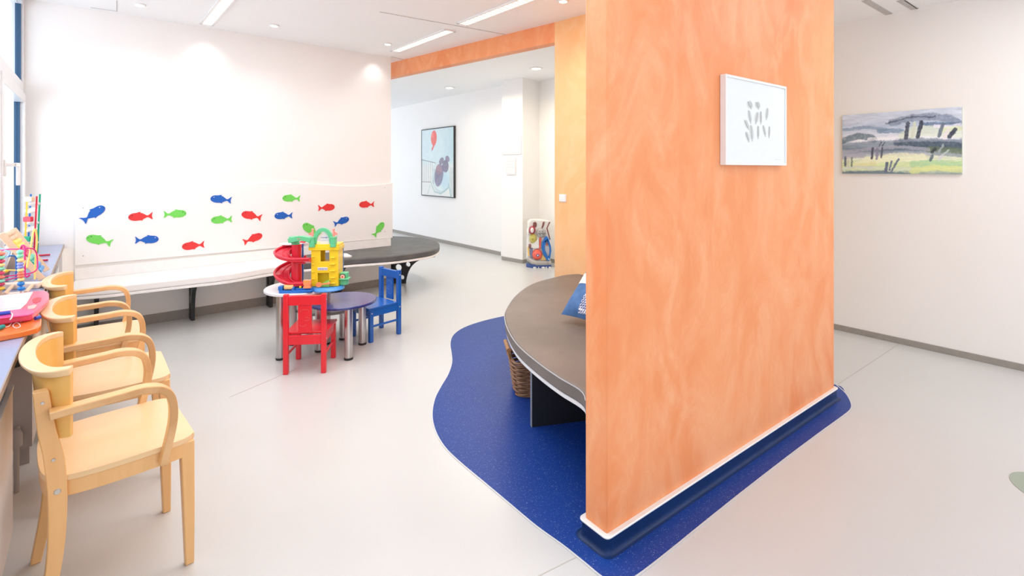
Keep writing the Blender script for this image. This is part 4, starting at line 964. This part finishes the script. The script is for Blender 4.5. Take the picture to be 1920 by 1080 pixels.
# ================================================================== ARMCHAIRS (origin on the floor, +x forward, +y to its left)
def armchair():
    t = thing('wooden_armchair', 'x', 'chair', (0, 0, 0), 0, 'beech armchairs along the window sill')
    # front legs
    for s in (-1, 1):
        m = MB(); m.add([(x, y, z) for z, cx, cy, a in ((.0, .184, .190, .0135), (.20, .181, .190, .0175), (.440, .176, .188, .021)) for x, y in ((cx-a, s*cy-a), (cx+a, s*cy-a), (cx+a, s*cy+a), (cx-a, s*cy+a))],
                        [(0, 1, 2, 3), (8, 9, 10, 11)]+[(b_*4+j, b_*4+(j+1) % 4, (b_+1)*4+(j+1) % 4, (b_+1)*4+j) for b_ in (0, 1) for j in range(4)])
        m.build('leg', M_wood, t, bevel=.004)
        path = smooth_path([(-.205, s*.198, 0), (-.172, s*.196, .20), (-.164, s*.196, .38), (-.172, s*.196, .52), (-.188, s*.196, .61), (-.202, s*.196, .735)], 6)
        vs = []; n = len(path)
        for i, p in enumerate(path):
            q = i/(n-1); a = .014+.010*math.sin(min(1, q*1.6)*math.pi*.5)-.006*max(0, q-.6)/.4; b_ = .0155
            vs += [(p.x-a, p.y-b_, p.z), (p.x+a, p.y-b_, p.z), (p.x+a, p.y+b_, p.z), (p.x-a, p.y+b_, p.z)]
        fs = [(i*4+j, i*4+(j+1) % 4, (i+1)*4+(j+1) % 4, (i+1)*4+j) for i in range(n-1) for j in range(4)]+[(0, 1, 2, 3), ((n-1)*4, (n-1)*4+1, (n-1)*4+2, (n-1)*4+3)]
        lg = MB().add(vs, fs).build('leg', M_wood, t, bevel=.003)
        m = MB()
        for x, y, z, r in ((-.165, s*.2115, .42, .009), (-.174, s*.2115, .52, .005), (-.198, s*.2115, .70, .005)):
            m.lathe([(r, 0), (r*.8, .003)], k=14, M=T(x, y, z, rx=(math.pi/2 if s < 0 else -math.pi/2)))
        m.build('bolt', mat('chair_bolt', (.6, .58, .55), .35, .6), lg)
        # arm
        arm = smooth_path([(-.185, s*.234, .668), (-.14, s*.234, .670), (-.02, s*.235, .673), (.045, s*.235, .675), (.095, s*.235, .660), (.122, s*.235, .622), (.126, s*.235, .54), (.098, s*.235, .405)], 7)
        m = MB().sweep(arm, rect(.042, .024), up=Vector((0, s, .0001)).cross(Vector((0, 0, 0))) if False else None)
        # explicit frame: thickness in the path normal, width sideways
        vs = []; n = len(arm)
        for i, p in enumerate(arm):
            tg = (arm[min(i+1, n-1)]-arm[max(i-1, 0)]).normalized(); sd = Vector((tg.y*-1, tg.x, 0)) if abs(tg.z) < .5 else Vector((0, 1, 0))
            if abs(tg.z) < .9: 
                h_ = Vector((tg.x, tg.y, 0)).normalized(); sd = Vector((-h_.y, h_.x, 0))
            else: sd = Vector((0, 1, 0))
            if sd.y < 0: sd = -sd
            q = max(0, min(1, (abs(tg.z)-.3)/.5)); sd = (sd*(1-q)+Vector((0, 1, 0))*q).normalized()
            nr = sd.cross(tg).normalized(); wv_ = .044-.010*q; tk = .024
            for a, b_ in ((-.5, -.5), (.5, -.5), (.5, .5), (-.5, .5)): vs.append(p+sd*a*wv_+nr*b_*tk)
        mm = MB(); fs = []; mi = []
        for i in range(n-1):
            for j in range(4): fs.append((i*4+j, i*4+(j+1) % 4, (i+1)*4+(j+1) % 4, (i+1)*4+j)); mi.append(1 if j in (1, 3) else 0)
        fs += [(0, 1, 2, 3), ((n-1)*4, (n-1)*4+1, (n-1)*4+2, (n-1)*4+3)]; mi += [1, 1]
        mm.v = [tuple(v) for v in vs]; mm.f = [list(f_) for f_ in fs]; mm.mi = mi
        mm.build('armrest', [M_wood, M_plyedge], t, bevel=.0035)
    so = [(.201, .155), (.194, .190), (.165, .213), (.10, .219), (-.05, .219), (-.15, .200), (-.195, .15), (-.205, .0)]
    so = so+[(x, -y) for x, y in so[-2::-1]]
    so = [(p.x, p.y) for p in smooth_path([(x, y, 0) for x, y in so], 5, True)]
    MB().prism(so, .4405, .458).build('seat', M_seatw, t, bevel=.006, bseg=3)
    cx = sum(p[0] for p in so)/len(so); MB().prism([(cx+(x-cx)*.985, y*.985) for x, y in so], .392, .4405).build('seat_frame', M_wood, t, bevel=.003)
    # curved back
    def bo(a, q, off):         # a -1..1 across, q 0..1 height
        yy = .232*math.sin(a*math.pi/2*.97)/math.sin(math.pi/2*.97)
        c_ = -.190-.028*q; e_ = -.122+.004*q
        xx = e_+(c_-e_)*(max(0, math.cos(a*math.pi/2*.97))**.62)
        n_ = Vector((xx+.02, yy*.9, 0)).normalized()
        k = .90+.10*q
        return Vector((xx, yy*k, 0))+n_*off
    NA, NQ = 40, 6; m = MB(); vs = []; fs = []
    for side, off in ((0, -.008), (1, .008)):
        for i in range(NA+1):
            for j in range(NQ+1):
                a = -1+2*i/NA; q = j/NQ; p = bo(a, q, off); vs.append((p.x, p.y, .578+.212*q))
    W_ = NQ+1; O_ = (NA+1)*W_
    for i in range(NA):
        for j in range(NQ):
            fs.append((i*W_+j, (i+1)*W_+j, (i+1)*W_+j+1, i*W_+j+1)); fs.append((O_+i*W_+j, O_+i*W_+j+1, O_+(i+1)*W_+j+1, O_+(i+1)*W_+j))
        fs.append((i*W_, O_+i*W_, O_+(i+1)*W_, (i+1)*W_)); fs.append((i*W_+NQ, (i+1)*W_+NQ, O_+(i+1)*W_+NQ, O_+i*W_+NQ))
    for j in range(NQ):
        fs.append((j, j+1, O_+j+1, O_+j)); e0 = NA*W_; fs.append((e0+j, O_+e0+j, O_+e0+j+1, e0+j+1))
    m.add(vs, fs); bk_ = m.build('backrest', M_backw, t, smooth=50)
    m = MB(); vs = []; fs = []; n = 0
    for i in range(NA+1):
        a = -1+2*i/NA; fl = (max(0, 1-abs(a)**3)); fo_ = .006+.015*fl
        p0_, p1_ = bo(a, 1, -.010), bo(a, 1, .010+fo_)
        p2_ = bo(a, 1, .009+fo_*.45)
        vs += [(p0_.x, p0_.y, .780), (p0_.x, p0_.y, .800), (p1_.x, p1_.y, .798), (p1_.x, p1_.y, .789), (p2_.x, p2_.y, .774)]
    for i in range(NA):
        for j in range(5): fs.append((i*5+j, i*5+(j+1) % 5, (i+1)*5+(j+1) % 5, (i+1)*5+j))
    fs += [(0, 1, 2, 3, 4), tuple(NA*5+j for j in range(5))]
    m.add(vs, fs); tag(m.build('top_rail', M_seatw, t, bevel=.003, smooth=50), 'pale rounded top rail of the curved back')
    return t
M_plyedge = bpy.data.materials.new('beech_ply_edge'); M_plyedge.use_nodes = True
_b = M_plyedge.node_tree.nodes['Principled BSDF']; _b.inputs['Roughness'].default_value = .45
_n = M_plyedge.node_tree.nodes.new('ShaderNodeTexNoise'); _n.inputs['Scale'].default_value = 5; _n.inputs['Detail'].default_value = 8
_r = M_plyedge.node_tree.nodes.new('ShaderNodeValToRGB'); _r.color_ramp.elements[0].color = (.62, .34, .14, 1); _r.color_ramp.elements[1].color = (.80, .50, .24, 1); _r.color_ramp.elements[0].position = .4; _r.color_ramp.elements[1].position = .6
_t = M_plyedge.node_tree.nodes.new('ShaderNodeTexCoord'); _mp = M_plyedge.node_tree.nodes.new('ShaderNodeMapping'); _mp.inputs['Scale'].default_value = (1, 12, 1)
_l = M_plyedge.node_tree.links; _l.new(_t.outputs['Object'], _mp.inputs[0]); _l.new(_mp.outputs[0], _n.inputs['Vector']); _l.new(_n.outputs[0], _r.inputs[0]); _l.new(_r.outputs[0], _b.inputs['Base Color'])
def seat_at(u, v, ang):            # plan position of a chair from the near end of its back rail (0.80 m high)
    q = G(u-6, v, .80); a = math.radians(ang); x, y = -.140, -.232
    return (q.x-(x*math.cos(a)-y*math.sin(a)), q.y-(x*math.sin(a)+y*math.cos(a)), 0), a
CH = [((135, 687, 44.7), 'nearest beech armchair with curved back in front of the near radiator'),
      ((141.5, 591.6, 40.5), 'middle beech armchair between the nearest one and the farthest one'),
      ((127, 534.6, 38), 'farthest beech armchair of the row, closest to the wall bench')]
c1_ = armchair()
for i, (pa_, lb_) in enumerate(CH):
    c_ = c1_ if i == 0 else copy_tree(c1_)
    c_.location, a_ = seat_at(*pa_); c_.rotation_euler[2] = a_; c_['label'] = lb_

# ================================================================== TOYS ON THE SILL
SZ = .7805
def rod(m, a, b_, r, k=8): m.tube([a, b_], r, k); return m
# click-clack ball tower
tw = thing('marble_tower', 'tall wooden marble tower with yellow blue red and green posts on the sill', 'toy', G(62, 478, SZ))
o_ = Vector(tw.location)
def L(u, v, d): return DP(u, v, d)-o_
Tg = mat('toy_green_paint', (.0, .33, .16), .4); Ty = mat('toy_yellow_paint', (.92, .62, .08), .4); Tb = mat('toy_blue_paint', (.005, .14, .50), .4); Tr = mat('toy_red_paint', (.66, .02, .05), .4); Tn = mat('toy_natural_wood', (.78, .56, .38), .5); Tpk = mat('toy_magenta_paint', (.75, .03, .20), .35)
def zbase(p): return Vector((p.x, p.y, .001))
for (u0_, v0_, u1_, v1_, d, mt) in ((51, 373, 45.5, 470, 3.60, Ty), (58, 364, 52, 470, 3.72, Tb), (69, 368, 63.5, 480, 3.62, Tr), (75, 364, 70, 474, 3.74, Tg)):
    a = L(u0_, v0_, d); b_ = L(u1_, v1_, d); b_.z = .001
    m = MB(); m.sweep([b_, a], rect(.016, .010), up=Vector((.7, .7, 0))); m.build('post', mt, tw)
for (u, v, mt) in ((55, 373.5, Tn), (53, 411, Tr), (51, 448, Tg)):
    p = L(u, v, 3.57); m = MB(); m.prism(rrect(-.027, .027, -.018, .018, .008), -.012, .012, M=T(*p, rx=math.pi/2)); m.build('cross_block', mt, tw, bevel=.001)
for i, (u, v) in enumerate(((63, 384), (59, 396), (61, 420), (58, 431), (60, 457))):
    p = L(u, v, 3.66); m = MB(); m.lathe([(.034, 0), (.036, .010), (.030, .014), (.026, .006)], k=24, M=T(*p, rx=math.radians(18 if i % 2 else -10), ry=math.radians(14 if i % 2 else -14))); m.build('catch_plate', P_wht, tw)
for (a, b_) in (((68, 481), (94, 479)), ((76, 490), (90, 489))):
    m = MB(); p, q = G(*a, SZ)-o_, G(*b_, SZ)-o_; p.z = q.z = .006; rod(m, p, q, .006); m.build('base_rod', Tr, tw)
# abacus
ab = thing('wooden_abacus', 'leaning wooden abacus frame with rows of coloured cylinders on the sill', 'toy', G(84, 520, SZ))
o_ = Vector(ab.location)
A0, A1 = L(1, 438, 2.66), L(79, 529, 2.78); B0, B1 = L(24, 429, 2.95), L(88, 512, 3.01)
A1.z = B1.z = .012
for a, b_ in ((A0, A1), (B0, B1)):
    m = MB(); m.sweep([a, b_], rect(.014, .030), up=Vector((.65, .75, 0))); m.build('frame_rail', Tn, ab, bevel=.002)
cols = [Tn, Tn, mat('abacus_yellow', (.95, .75, .10), .4), mat('abacus_yellow', (.95, .75, .10), .4), Tpk, Tr, mat('abacus_mint', (.10, .62, .42), .4), mat('abacus_teal', (.0, .38, .28), .4), mat('abacus_blue', (.05, .30, .70), .4), mat('abacus_blue', (.05, .30, .70), .4)]
for i in range(10):
    q = .06+.9*i/10; a = A0+(A1-A0)*q; b_ = B0+(B1-B0)*q
    m = MB(); rod(m, a, b_, .004, 6); m.build('rung', Tn, ab)
    m = MB(); a2 = a+(b_-a)*.12; b2_ = a+(b_-a)*.70; rod(m, a2, (a2+b2_)/2-(b2_-a2)*.01, .0155, 14); rod(m, (a2+b2_)/2+(b2_-a2)*.01, b2_, .0155, 14); m.build('counting_cylinder', cols[i], ab)
m = MB(); e_ = L(10, 513, 2.85); e_.z = .008; m.sweep([A0+(A1-A0)*.35, e_], rect(.012, .022), up=Vector((.65, .75, 0))); e2 = e_+(B1-A1); m.sweep([B0+(B1-B0)*.35, e2], rect(.012, .022), up=Vector((.65, .75, 0))); m.build('rear_strut', Tn, ab)
# bead maze
bz = thing('bead_maze', 'bead maze toy with curly coloured wires and stacked beads on the sill', 'toy', G(40, 545, SZ))
o_ = Vector(bz.location)
def bar(ua, ub, v, z, dep, hgt, nm):
    a, b_ = G(ua, v, SZ+hgt)-o_, G(ub, v-4, SZ+hgt)-o_; a.z = b_.z = hgt/2+.0005
    m = MB(); m.sweep([a, b_], rect(dep, hgt), up=Vector((0, 0, 1))); m.build(nm, mat('whitewashed_wood', (.84, .72, .62), .45), bz, bevel=.004)
bar(-40, 76, 533, 0, .045, .030, 'base_board'); bar(-40, 50, 552, 0, .045, .016, 'base_board')
for (a, b_) in (((8, 560), (30, 536)), ((48, 556), (64, 538))):
    m = MB(); p, q = G(*a, SZ)-o_, G(*b_, SZ)-o_; p.z = q.z = .020; rod(m, p, q, .008, 10); m.build('dowel', Tn, bz)
def wire(pts, mt, r=.0032):
    m = MB(); m.tube(smooth_path([L(u, v, d) for u, v, d in pts], 7), r, 7); m.build('wire', mt, bz)
Wb = mat('blue_wire', (.01, .16, .55), .3); Wy = mat('yellow_wire', (.95, .72, .20), .3); Wm = mat('magenta_wire', (.72, .02, .22), .3); Wv = mat('violet_wire', (.50, .10, .45), .3)
wire([(65, 524, 2.62), (66.5, 490, 2.62), (69, 450, 2.6), (66.5, 431, 2.58), (62, 436, 2.56), (57, 470, 2.54), (50.5, 500, 2.52), (46, 499, 2.5), (47, 488, 2.5)], Wy, .004)
wire([(30, 524, 2.6), (30.5, 500, 2.6), (30, 484, 2.6), (24, 479.5, 2.58), (8, 482, 2.54), (-10, 486, 2.5), (-30, 500, 2.48), (-40, 530, 2.46)], Wb, .004)
wire([(-20, 474, 2.5), (10, 468, 2.5), (40, 467, 2.52), (60, 466, 2.54), (68, 474, 2.56), (70.5, 495, 2.56), (69, 505, 2.55), (58, 512, 2.52), (30, 516, 2.5), (-20, 521, 2.48)], Wm)
wire([(36, 475, 2.5), (41, 461, 2.5), (46, 464, 2.5), (46.5, 490, 2.5), (47, 515, 2.5), (51, 519, 2.5), (56, 515, 2.5)], Wm, .0042)
wire([(-20, 532, 2.46), (0, 528, 2.46), (20, 523, 2.48), (40, 518, 2.5)], Wm)
wire([(-20, 512, 2.46), (0, 512, 2.46), (14, 507, 2.48), (30, 507, 2.5)], Wy, .004)
wire([(-10, 463, 2.5), (8, 468, 2.5), (18, 474, 2.5), (12, 482, 2.5), (-5, 486, 2.48)], mat('sky_blue_wire', (.30, .55, .88), .3))
Bc = {'g': mat('mint_bead', (.25, .72, .48), .3, coat=.3), 'y': mat('yellow_bead', (.95, .74, .28), .3, coat=.3), 'v': mat('lavender_bead', (.30, .32, .72), .3, coat=.3), 'r': mat('coral_bead', (.85, .20, .12), .3, coat=.3), 'c': mat('crimson_bead', (.65, .03, .10), .3, coat=.3), 'b': mat('blue_bead', (.01, .22, .65), .3, coat=.3), 'o': mat('golden_bead', (.95, .60, .05), .35)}
def bead(u, v, d, k, rx=.014, rz=.0095): MB().ball(tuple(L(u, v, d)), rx, rx, rz, 16, 8, ).build('bead', Bc[k], bz)
m = MB(); p = L(38, 471, 2.42); q = L(39.5, 543, 2.42); q.z = .016; rod(m, p, q, .004); m.build('bead_rod', Tn, bz)
for k_, v in zip('ggyvvyrryb', (472.5, 480, 488, 495, 500.5, 506.5, 513, 518, 524.5, 532)): bead(37.5+(v-472)*.03, v, 2.42, k_, .0135 if k_ != 'b' else .014, .009 if k_ not in 'gb' else .0115)
bead(40, 541, 2.42, 'b', .015, .011)
m = MB(); p = L(1, 470, 2.40); q = L(2, 543, 2.40); q.z = .016; rod(m, p, q, .004); m.build('bead_rod', Tn, bz)
for k_, v in zip('rgcygcrgco', (476, 483, 490, 497, 504, 512, 520, 527, 533, 541)): bead(1.5, v, 2.40, k_, .0155, .0095)
for (u, v) in ((6, 511), (9, 509.5), (12, 508)): bead(u, v, 2.46, 'o', .009, .008)
# drawing boards lying on the sill
def slab_on(pts, z0, z1, mt, nm, par, bevel=.004):
    w_ = [G(u, v, z1) for u, v in pts]; m = MB(); m.prism([(p.x-par.location.x, p.y-par.location.y) for p in w_], z0-par.location.z, z1-par.location.z); return m.build(nm, mt, par, bevel=bevel)
Pk = mat('pink_toy_plastic', (.88, .10, .22), .3, coat=.3); Pm = mat('magenta_toy_plastic', (.82, .08, .30), .3, coat=.3); Po = mat('orange_board_plastic', (.90, .22, .04), .3, coat=.3)
Msc = mat('white_drawing_screen', (.80, .80, .86), .3, coat=.3)
ob = thing('magnetic_drawing_board', 'orange magnetic drawing board on the sill, lying under the pink one', 'toy', (G(20, 628, SZ)), 0, 'magnetic drawing boards on the sill')
slab_on([(-70, 600), (58, 583), (72, 588), (78, 598), (77, 609), (71, 614), (40, 622), (-70, 642)], SZ, SZ+.022, Po, 'board_frame', ob)
slab_on([(-60, 606), (40, 594), (62, 590), (66, 594), (44, 602), (-60, 616)], SZ+.0221, SZ+.0235, Msc, 'screen', ob, 0)
m = MB(); a, b_ = G(-10, 618, SZ+.031)-ob.location, G(6, 612, SZ+.031)-ob.location; rod(m, a, b_, .008, 10); m.build('pen', mat('teal_pen', (.0, .30, .28), .4), ob)
m = MB(); m.tube(smooth_path([G(u, v, SZ+.026)-ob.location for u, v in ((6, 613), (16, 612), (24, 604), (34, 606), (38, 612), (30, 615), (24, 610), (32, 604), (40, 603))], 6), .0016, 6); m.build('string', P_wht, ob)
m = MB(); a, b_ = G(66, 597, SZ+.030)-ob.location, G(75, 594.5, SZ+.030)-ob.location; rod(m, a, b_, .007, 10); m.build('pen', mat('blue_pen', (.03, .08, .50), .4), ob)
pb = thing('magnetic_drawing_board', 'pink magnetic drawing board with white screen and handle hole on the sill', 'toy', (G(20, 590, SZ+.024)), 0, 'magnetic drawing boards on the sill')
z0_, z1_ = SZ+.024, SZ+.052
slab_on([(-70, 562), (60, 546), (86, 544), (92, 548), (92, 558), (88, 563), (70, 580), (60, 588), (-70, 606)], z0_, z1_, Pk, 'board_frame', pb, .008)
slab_on([(-70, 562), (62, 547), (50, 568), (38, 579), (-70, 592)], z1_+.0001, z1_+.004, P_wht, 'screen_surround', pb, .001)
slab_on([(-70, 566), (56, 551), (46, 566), (35, 576), (-70, 588)], z1_+.0042, z1_+.005, Msc, 'screen', pb, 0)
slab_on([(-70, 592), (40, 579), (62, 579), (64, 586), (52, 590), (-70, 604)], z1_+.0001, z1_+.006, Pm, 'pen_tray', pb, .003)
slab_on([(60, 562), (66, 558), (74, 557), (78, 559), (76, 564), (68, 568), (62, 567)], z1_+.0001, z1_+.0015, mat('deep_red_plastic', (.62, .01, .05), .3), 'handle_hole', pb, 0)
slab_on([(52, 574), (64, 571), (70, 572), (64, 578), (52, 580)], z1_+.0001, z1_+.003, mat('pale_pink_plastic', (.90, .50, .46), .4), 'sticker', pb, 0)
m = MB(); a, b_ = G(-30, 592, z1_+.012)-pb.location, G(19, 586, z1_+.012)-pb.location; rod(m, a, b_, .007, 10); m.build('pen', mat('blue_pen', (.03, .08, .50), .4), pb)
m = MB(); m.tube(smooth_path([G(u, v, z1_+.009)-pb.location for u, v in ((19, 586), (23, 589), (22, 595), (19, 599))], 6), .0022, 6); m.build('string', P_wht, pb)

# ================================================================== PAINTED SCULPTURE IN THE NICHE
sl = G(1010, 500); sc = thing('painted_sculpture', 'colourful painted ceramic sculpture standing in the corridor niche', 'sculpture', (sl.x, sl.y+.02, 0), math.radians(4))
q7 = sl.y/F; 
def sx(X_): return ((960+X_/9)-1010)*q7
def sz(Y_): return (503-(400+Y_/9))*q7
Sw = mat('glazed_white', (.82, .80, .76), .25, coat=.4); Sbr = mat('glazed_brown', (.22, .08, .07), .25, coat=.4); Sg = mat('glazed_grey', (.42, .40, .38), .3, coat=.3); Sb = mat('glazed_blue', (.01, .15, .52), .25, coat=.4); Sn = mat('glazed_navy', (.03, .08, .28), .25, coat=.4)
Sr = mat('glazed_coral', (.85, .13, .08), .25, coat=.4); Sy = mat('glazed_olive_yellow', (.55, .48, .10), .25, coat=.4); Sm = mat('glazed_maroon', (.35, .03, .05), .25, coat=.4); Sor = mat('glazed_apricot', (.88, .60, .22), .3, coat=.3)
def pol(pts, y0, y1, mt, nm, bev=.006):
    m = MB(); m.plate([(sx(a), sz(b_)) for a, b_ in pts], [], abs(y1-y0), T(0, (y0+y1)/2, 0)); return m.build(nm, mt, sc, bevel=bev)
pol([(265, 180), (300, 135), (420, 125), (600, 145), (640, 165), (600, 270), (635, 420), (650, 620), (640, 830), (250, 830), (250, 560), (262, 400)], -.07, .10, Sw, 'body', .02)
for pts in ([(345, 175), (385, 160), (410, 190), (405, 240), (370, 275), (345, 240)], [(510, 165), (545, 160), (530, 220), (505, 270), (485, 268), (500, 220)], [(615, 165), (640, 165), (590, 270), (640, 460), (628, 470), (570, 275)]): pol(pts, -.085, -.06, Sbr, 'brown_stripe')
def ov(cx, cy, rx, ry, y, th, mt, nm):
    m = MB(); m.ball((sx(cx), y, sz(cy)), rx*q7/9, th, ry*q7/9, 22, 12); return m.build(nm, mt, sc)
pil_ = ov(480, 350, 85, 78, -.075, .045, Sg, 'grey_pillow')
m = MB(); m.tube([(sx(430+i*14), -.123+abs(i-4)*.0022, sz(352+(-1)**i*9)) for i in range(9)], .003, 5)
for a, b_ in ((452, 314), (500, 320), (462, 374), (512, 372)): m.ball((sx(a), -.116, sz(b_)), .006, .004, .006, 8, 6)
m.build('painted_dots', M_black, pil_)
ov(330, 300, 58, 70, -.085, .045, Sm, 'maroon_ring'); ov(325, 298, 30, 44, -.118, .02, Sw, 'white_eye')
ov(265, 330, 22, 60, -.07, .03, Sw, 'side_lobe')
ov(345, 440, 62, 80, -.078, .045, Sy, 'yellow_head'); ov(335, 445, 10, 8, -.120, .006, M_black, 'eye_dot')
pol([(270, 515), (340, 520), (440, 440), (450, 600), (380, 612), (300, 590)], -.10, -.06, Sw, 'folded_arm', .01)
ov(290, 560, 24, 42, -.09, .03, Sbr, 'brown_hand')
pol([(455, 430), (482, 425), (470, 620), (445, 620)], -.09, -.06, Sr, 'striped_tie', .003)
pol([(285, 600), (340, 600), (340, 770), (310, 780), (285, 700)], -.088, -.06, mat('glazed_slate', (.20, .22, .34), .3, coat=.3), 'slate_cheek')
ov(415, 710, 88, 92, -.075, .05, Sr, 'coral_disc'); e3 = ov(418, 715, 24, 24, -.122, .012, Sn, 'disc_eye'); ov(418, 715, 12, 12, -.134, .006, Sw, 'disc_pupil')
pol([(500, 700), (590, 810), (470, 812), (490, 760)], -.085, -.06, Sor, 'apricot_wedge')
pol([(250, 580), (285, 600), (295, 740), (255, 730)], -.08, -.04, Sor, 'apricot_side')
# blue leaf ring
m = MB(); ol = [(570, 395), (600, 440), (640, 560), (648, 650), (625, 790), (600, 815), (570, 800), (510, 700), (485, 600), (490, 510), (530, 430)]
il = [(570, 470), (598, 530), (620, 610), (618, 700), (600, 750), (570, 700), (540, 620), (538, 560)]
m.plate([(sx(a), sz(b_)) for a, b_ in ol], [[(sx(a), sz(b_)) for a, b_ in il][::-1]], .05, T(0, -.095, 0)); m.build('blue_leaf_ring', Sb, sc, bevel=.006)
ov(580, 540, 16, 18, -.088, .012, Sr, 'red_dot'); ov(603, 782, 10, 11, -.121, .006, Sw, 'white_dot')
m = MB(); m.tube([(sx(262), -.05, sz(775)), (sx(340), -.10, sz(835)), (sx(400), -.115, sz(845)), (sx(640), -.10, sz(850))], .034, 16); m.build('grey_roll', Sg, sc)
m = MB()
for a in (405, 585): m.tube([(sx(a), -.11+.036*math.cos(t_), sz(847)+.036*math.sin(t_)) for t_ in np.linspace(0, 6.28, 20)[:-1]], .004, 6, True)
m.build('roll_seam', M_grey_base, sc)
MB().prism([(sx(240), .08), (sx(235), -.03), (sx(330), -.13), (sx(350), -.135), (sx(645), -.125), (sx(655), .08)], .0, .055).build('navy_plinth', Sn, sc, bevel=.008)
for a, w_ in ((365, 28), (430, 9), (510, 32), (560, 14), (620, 22)): ov(a, 918, w_, 15, -.133, .010, Sw, 'white_cloud')
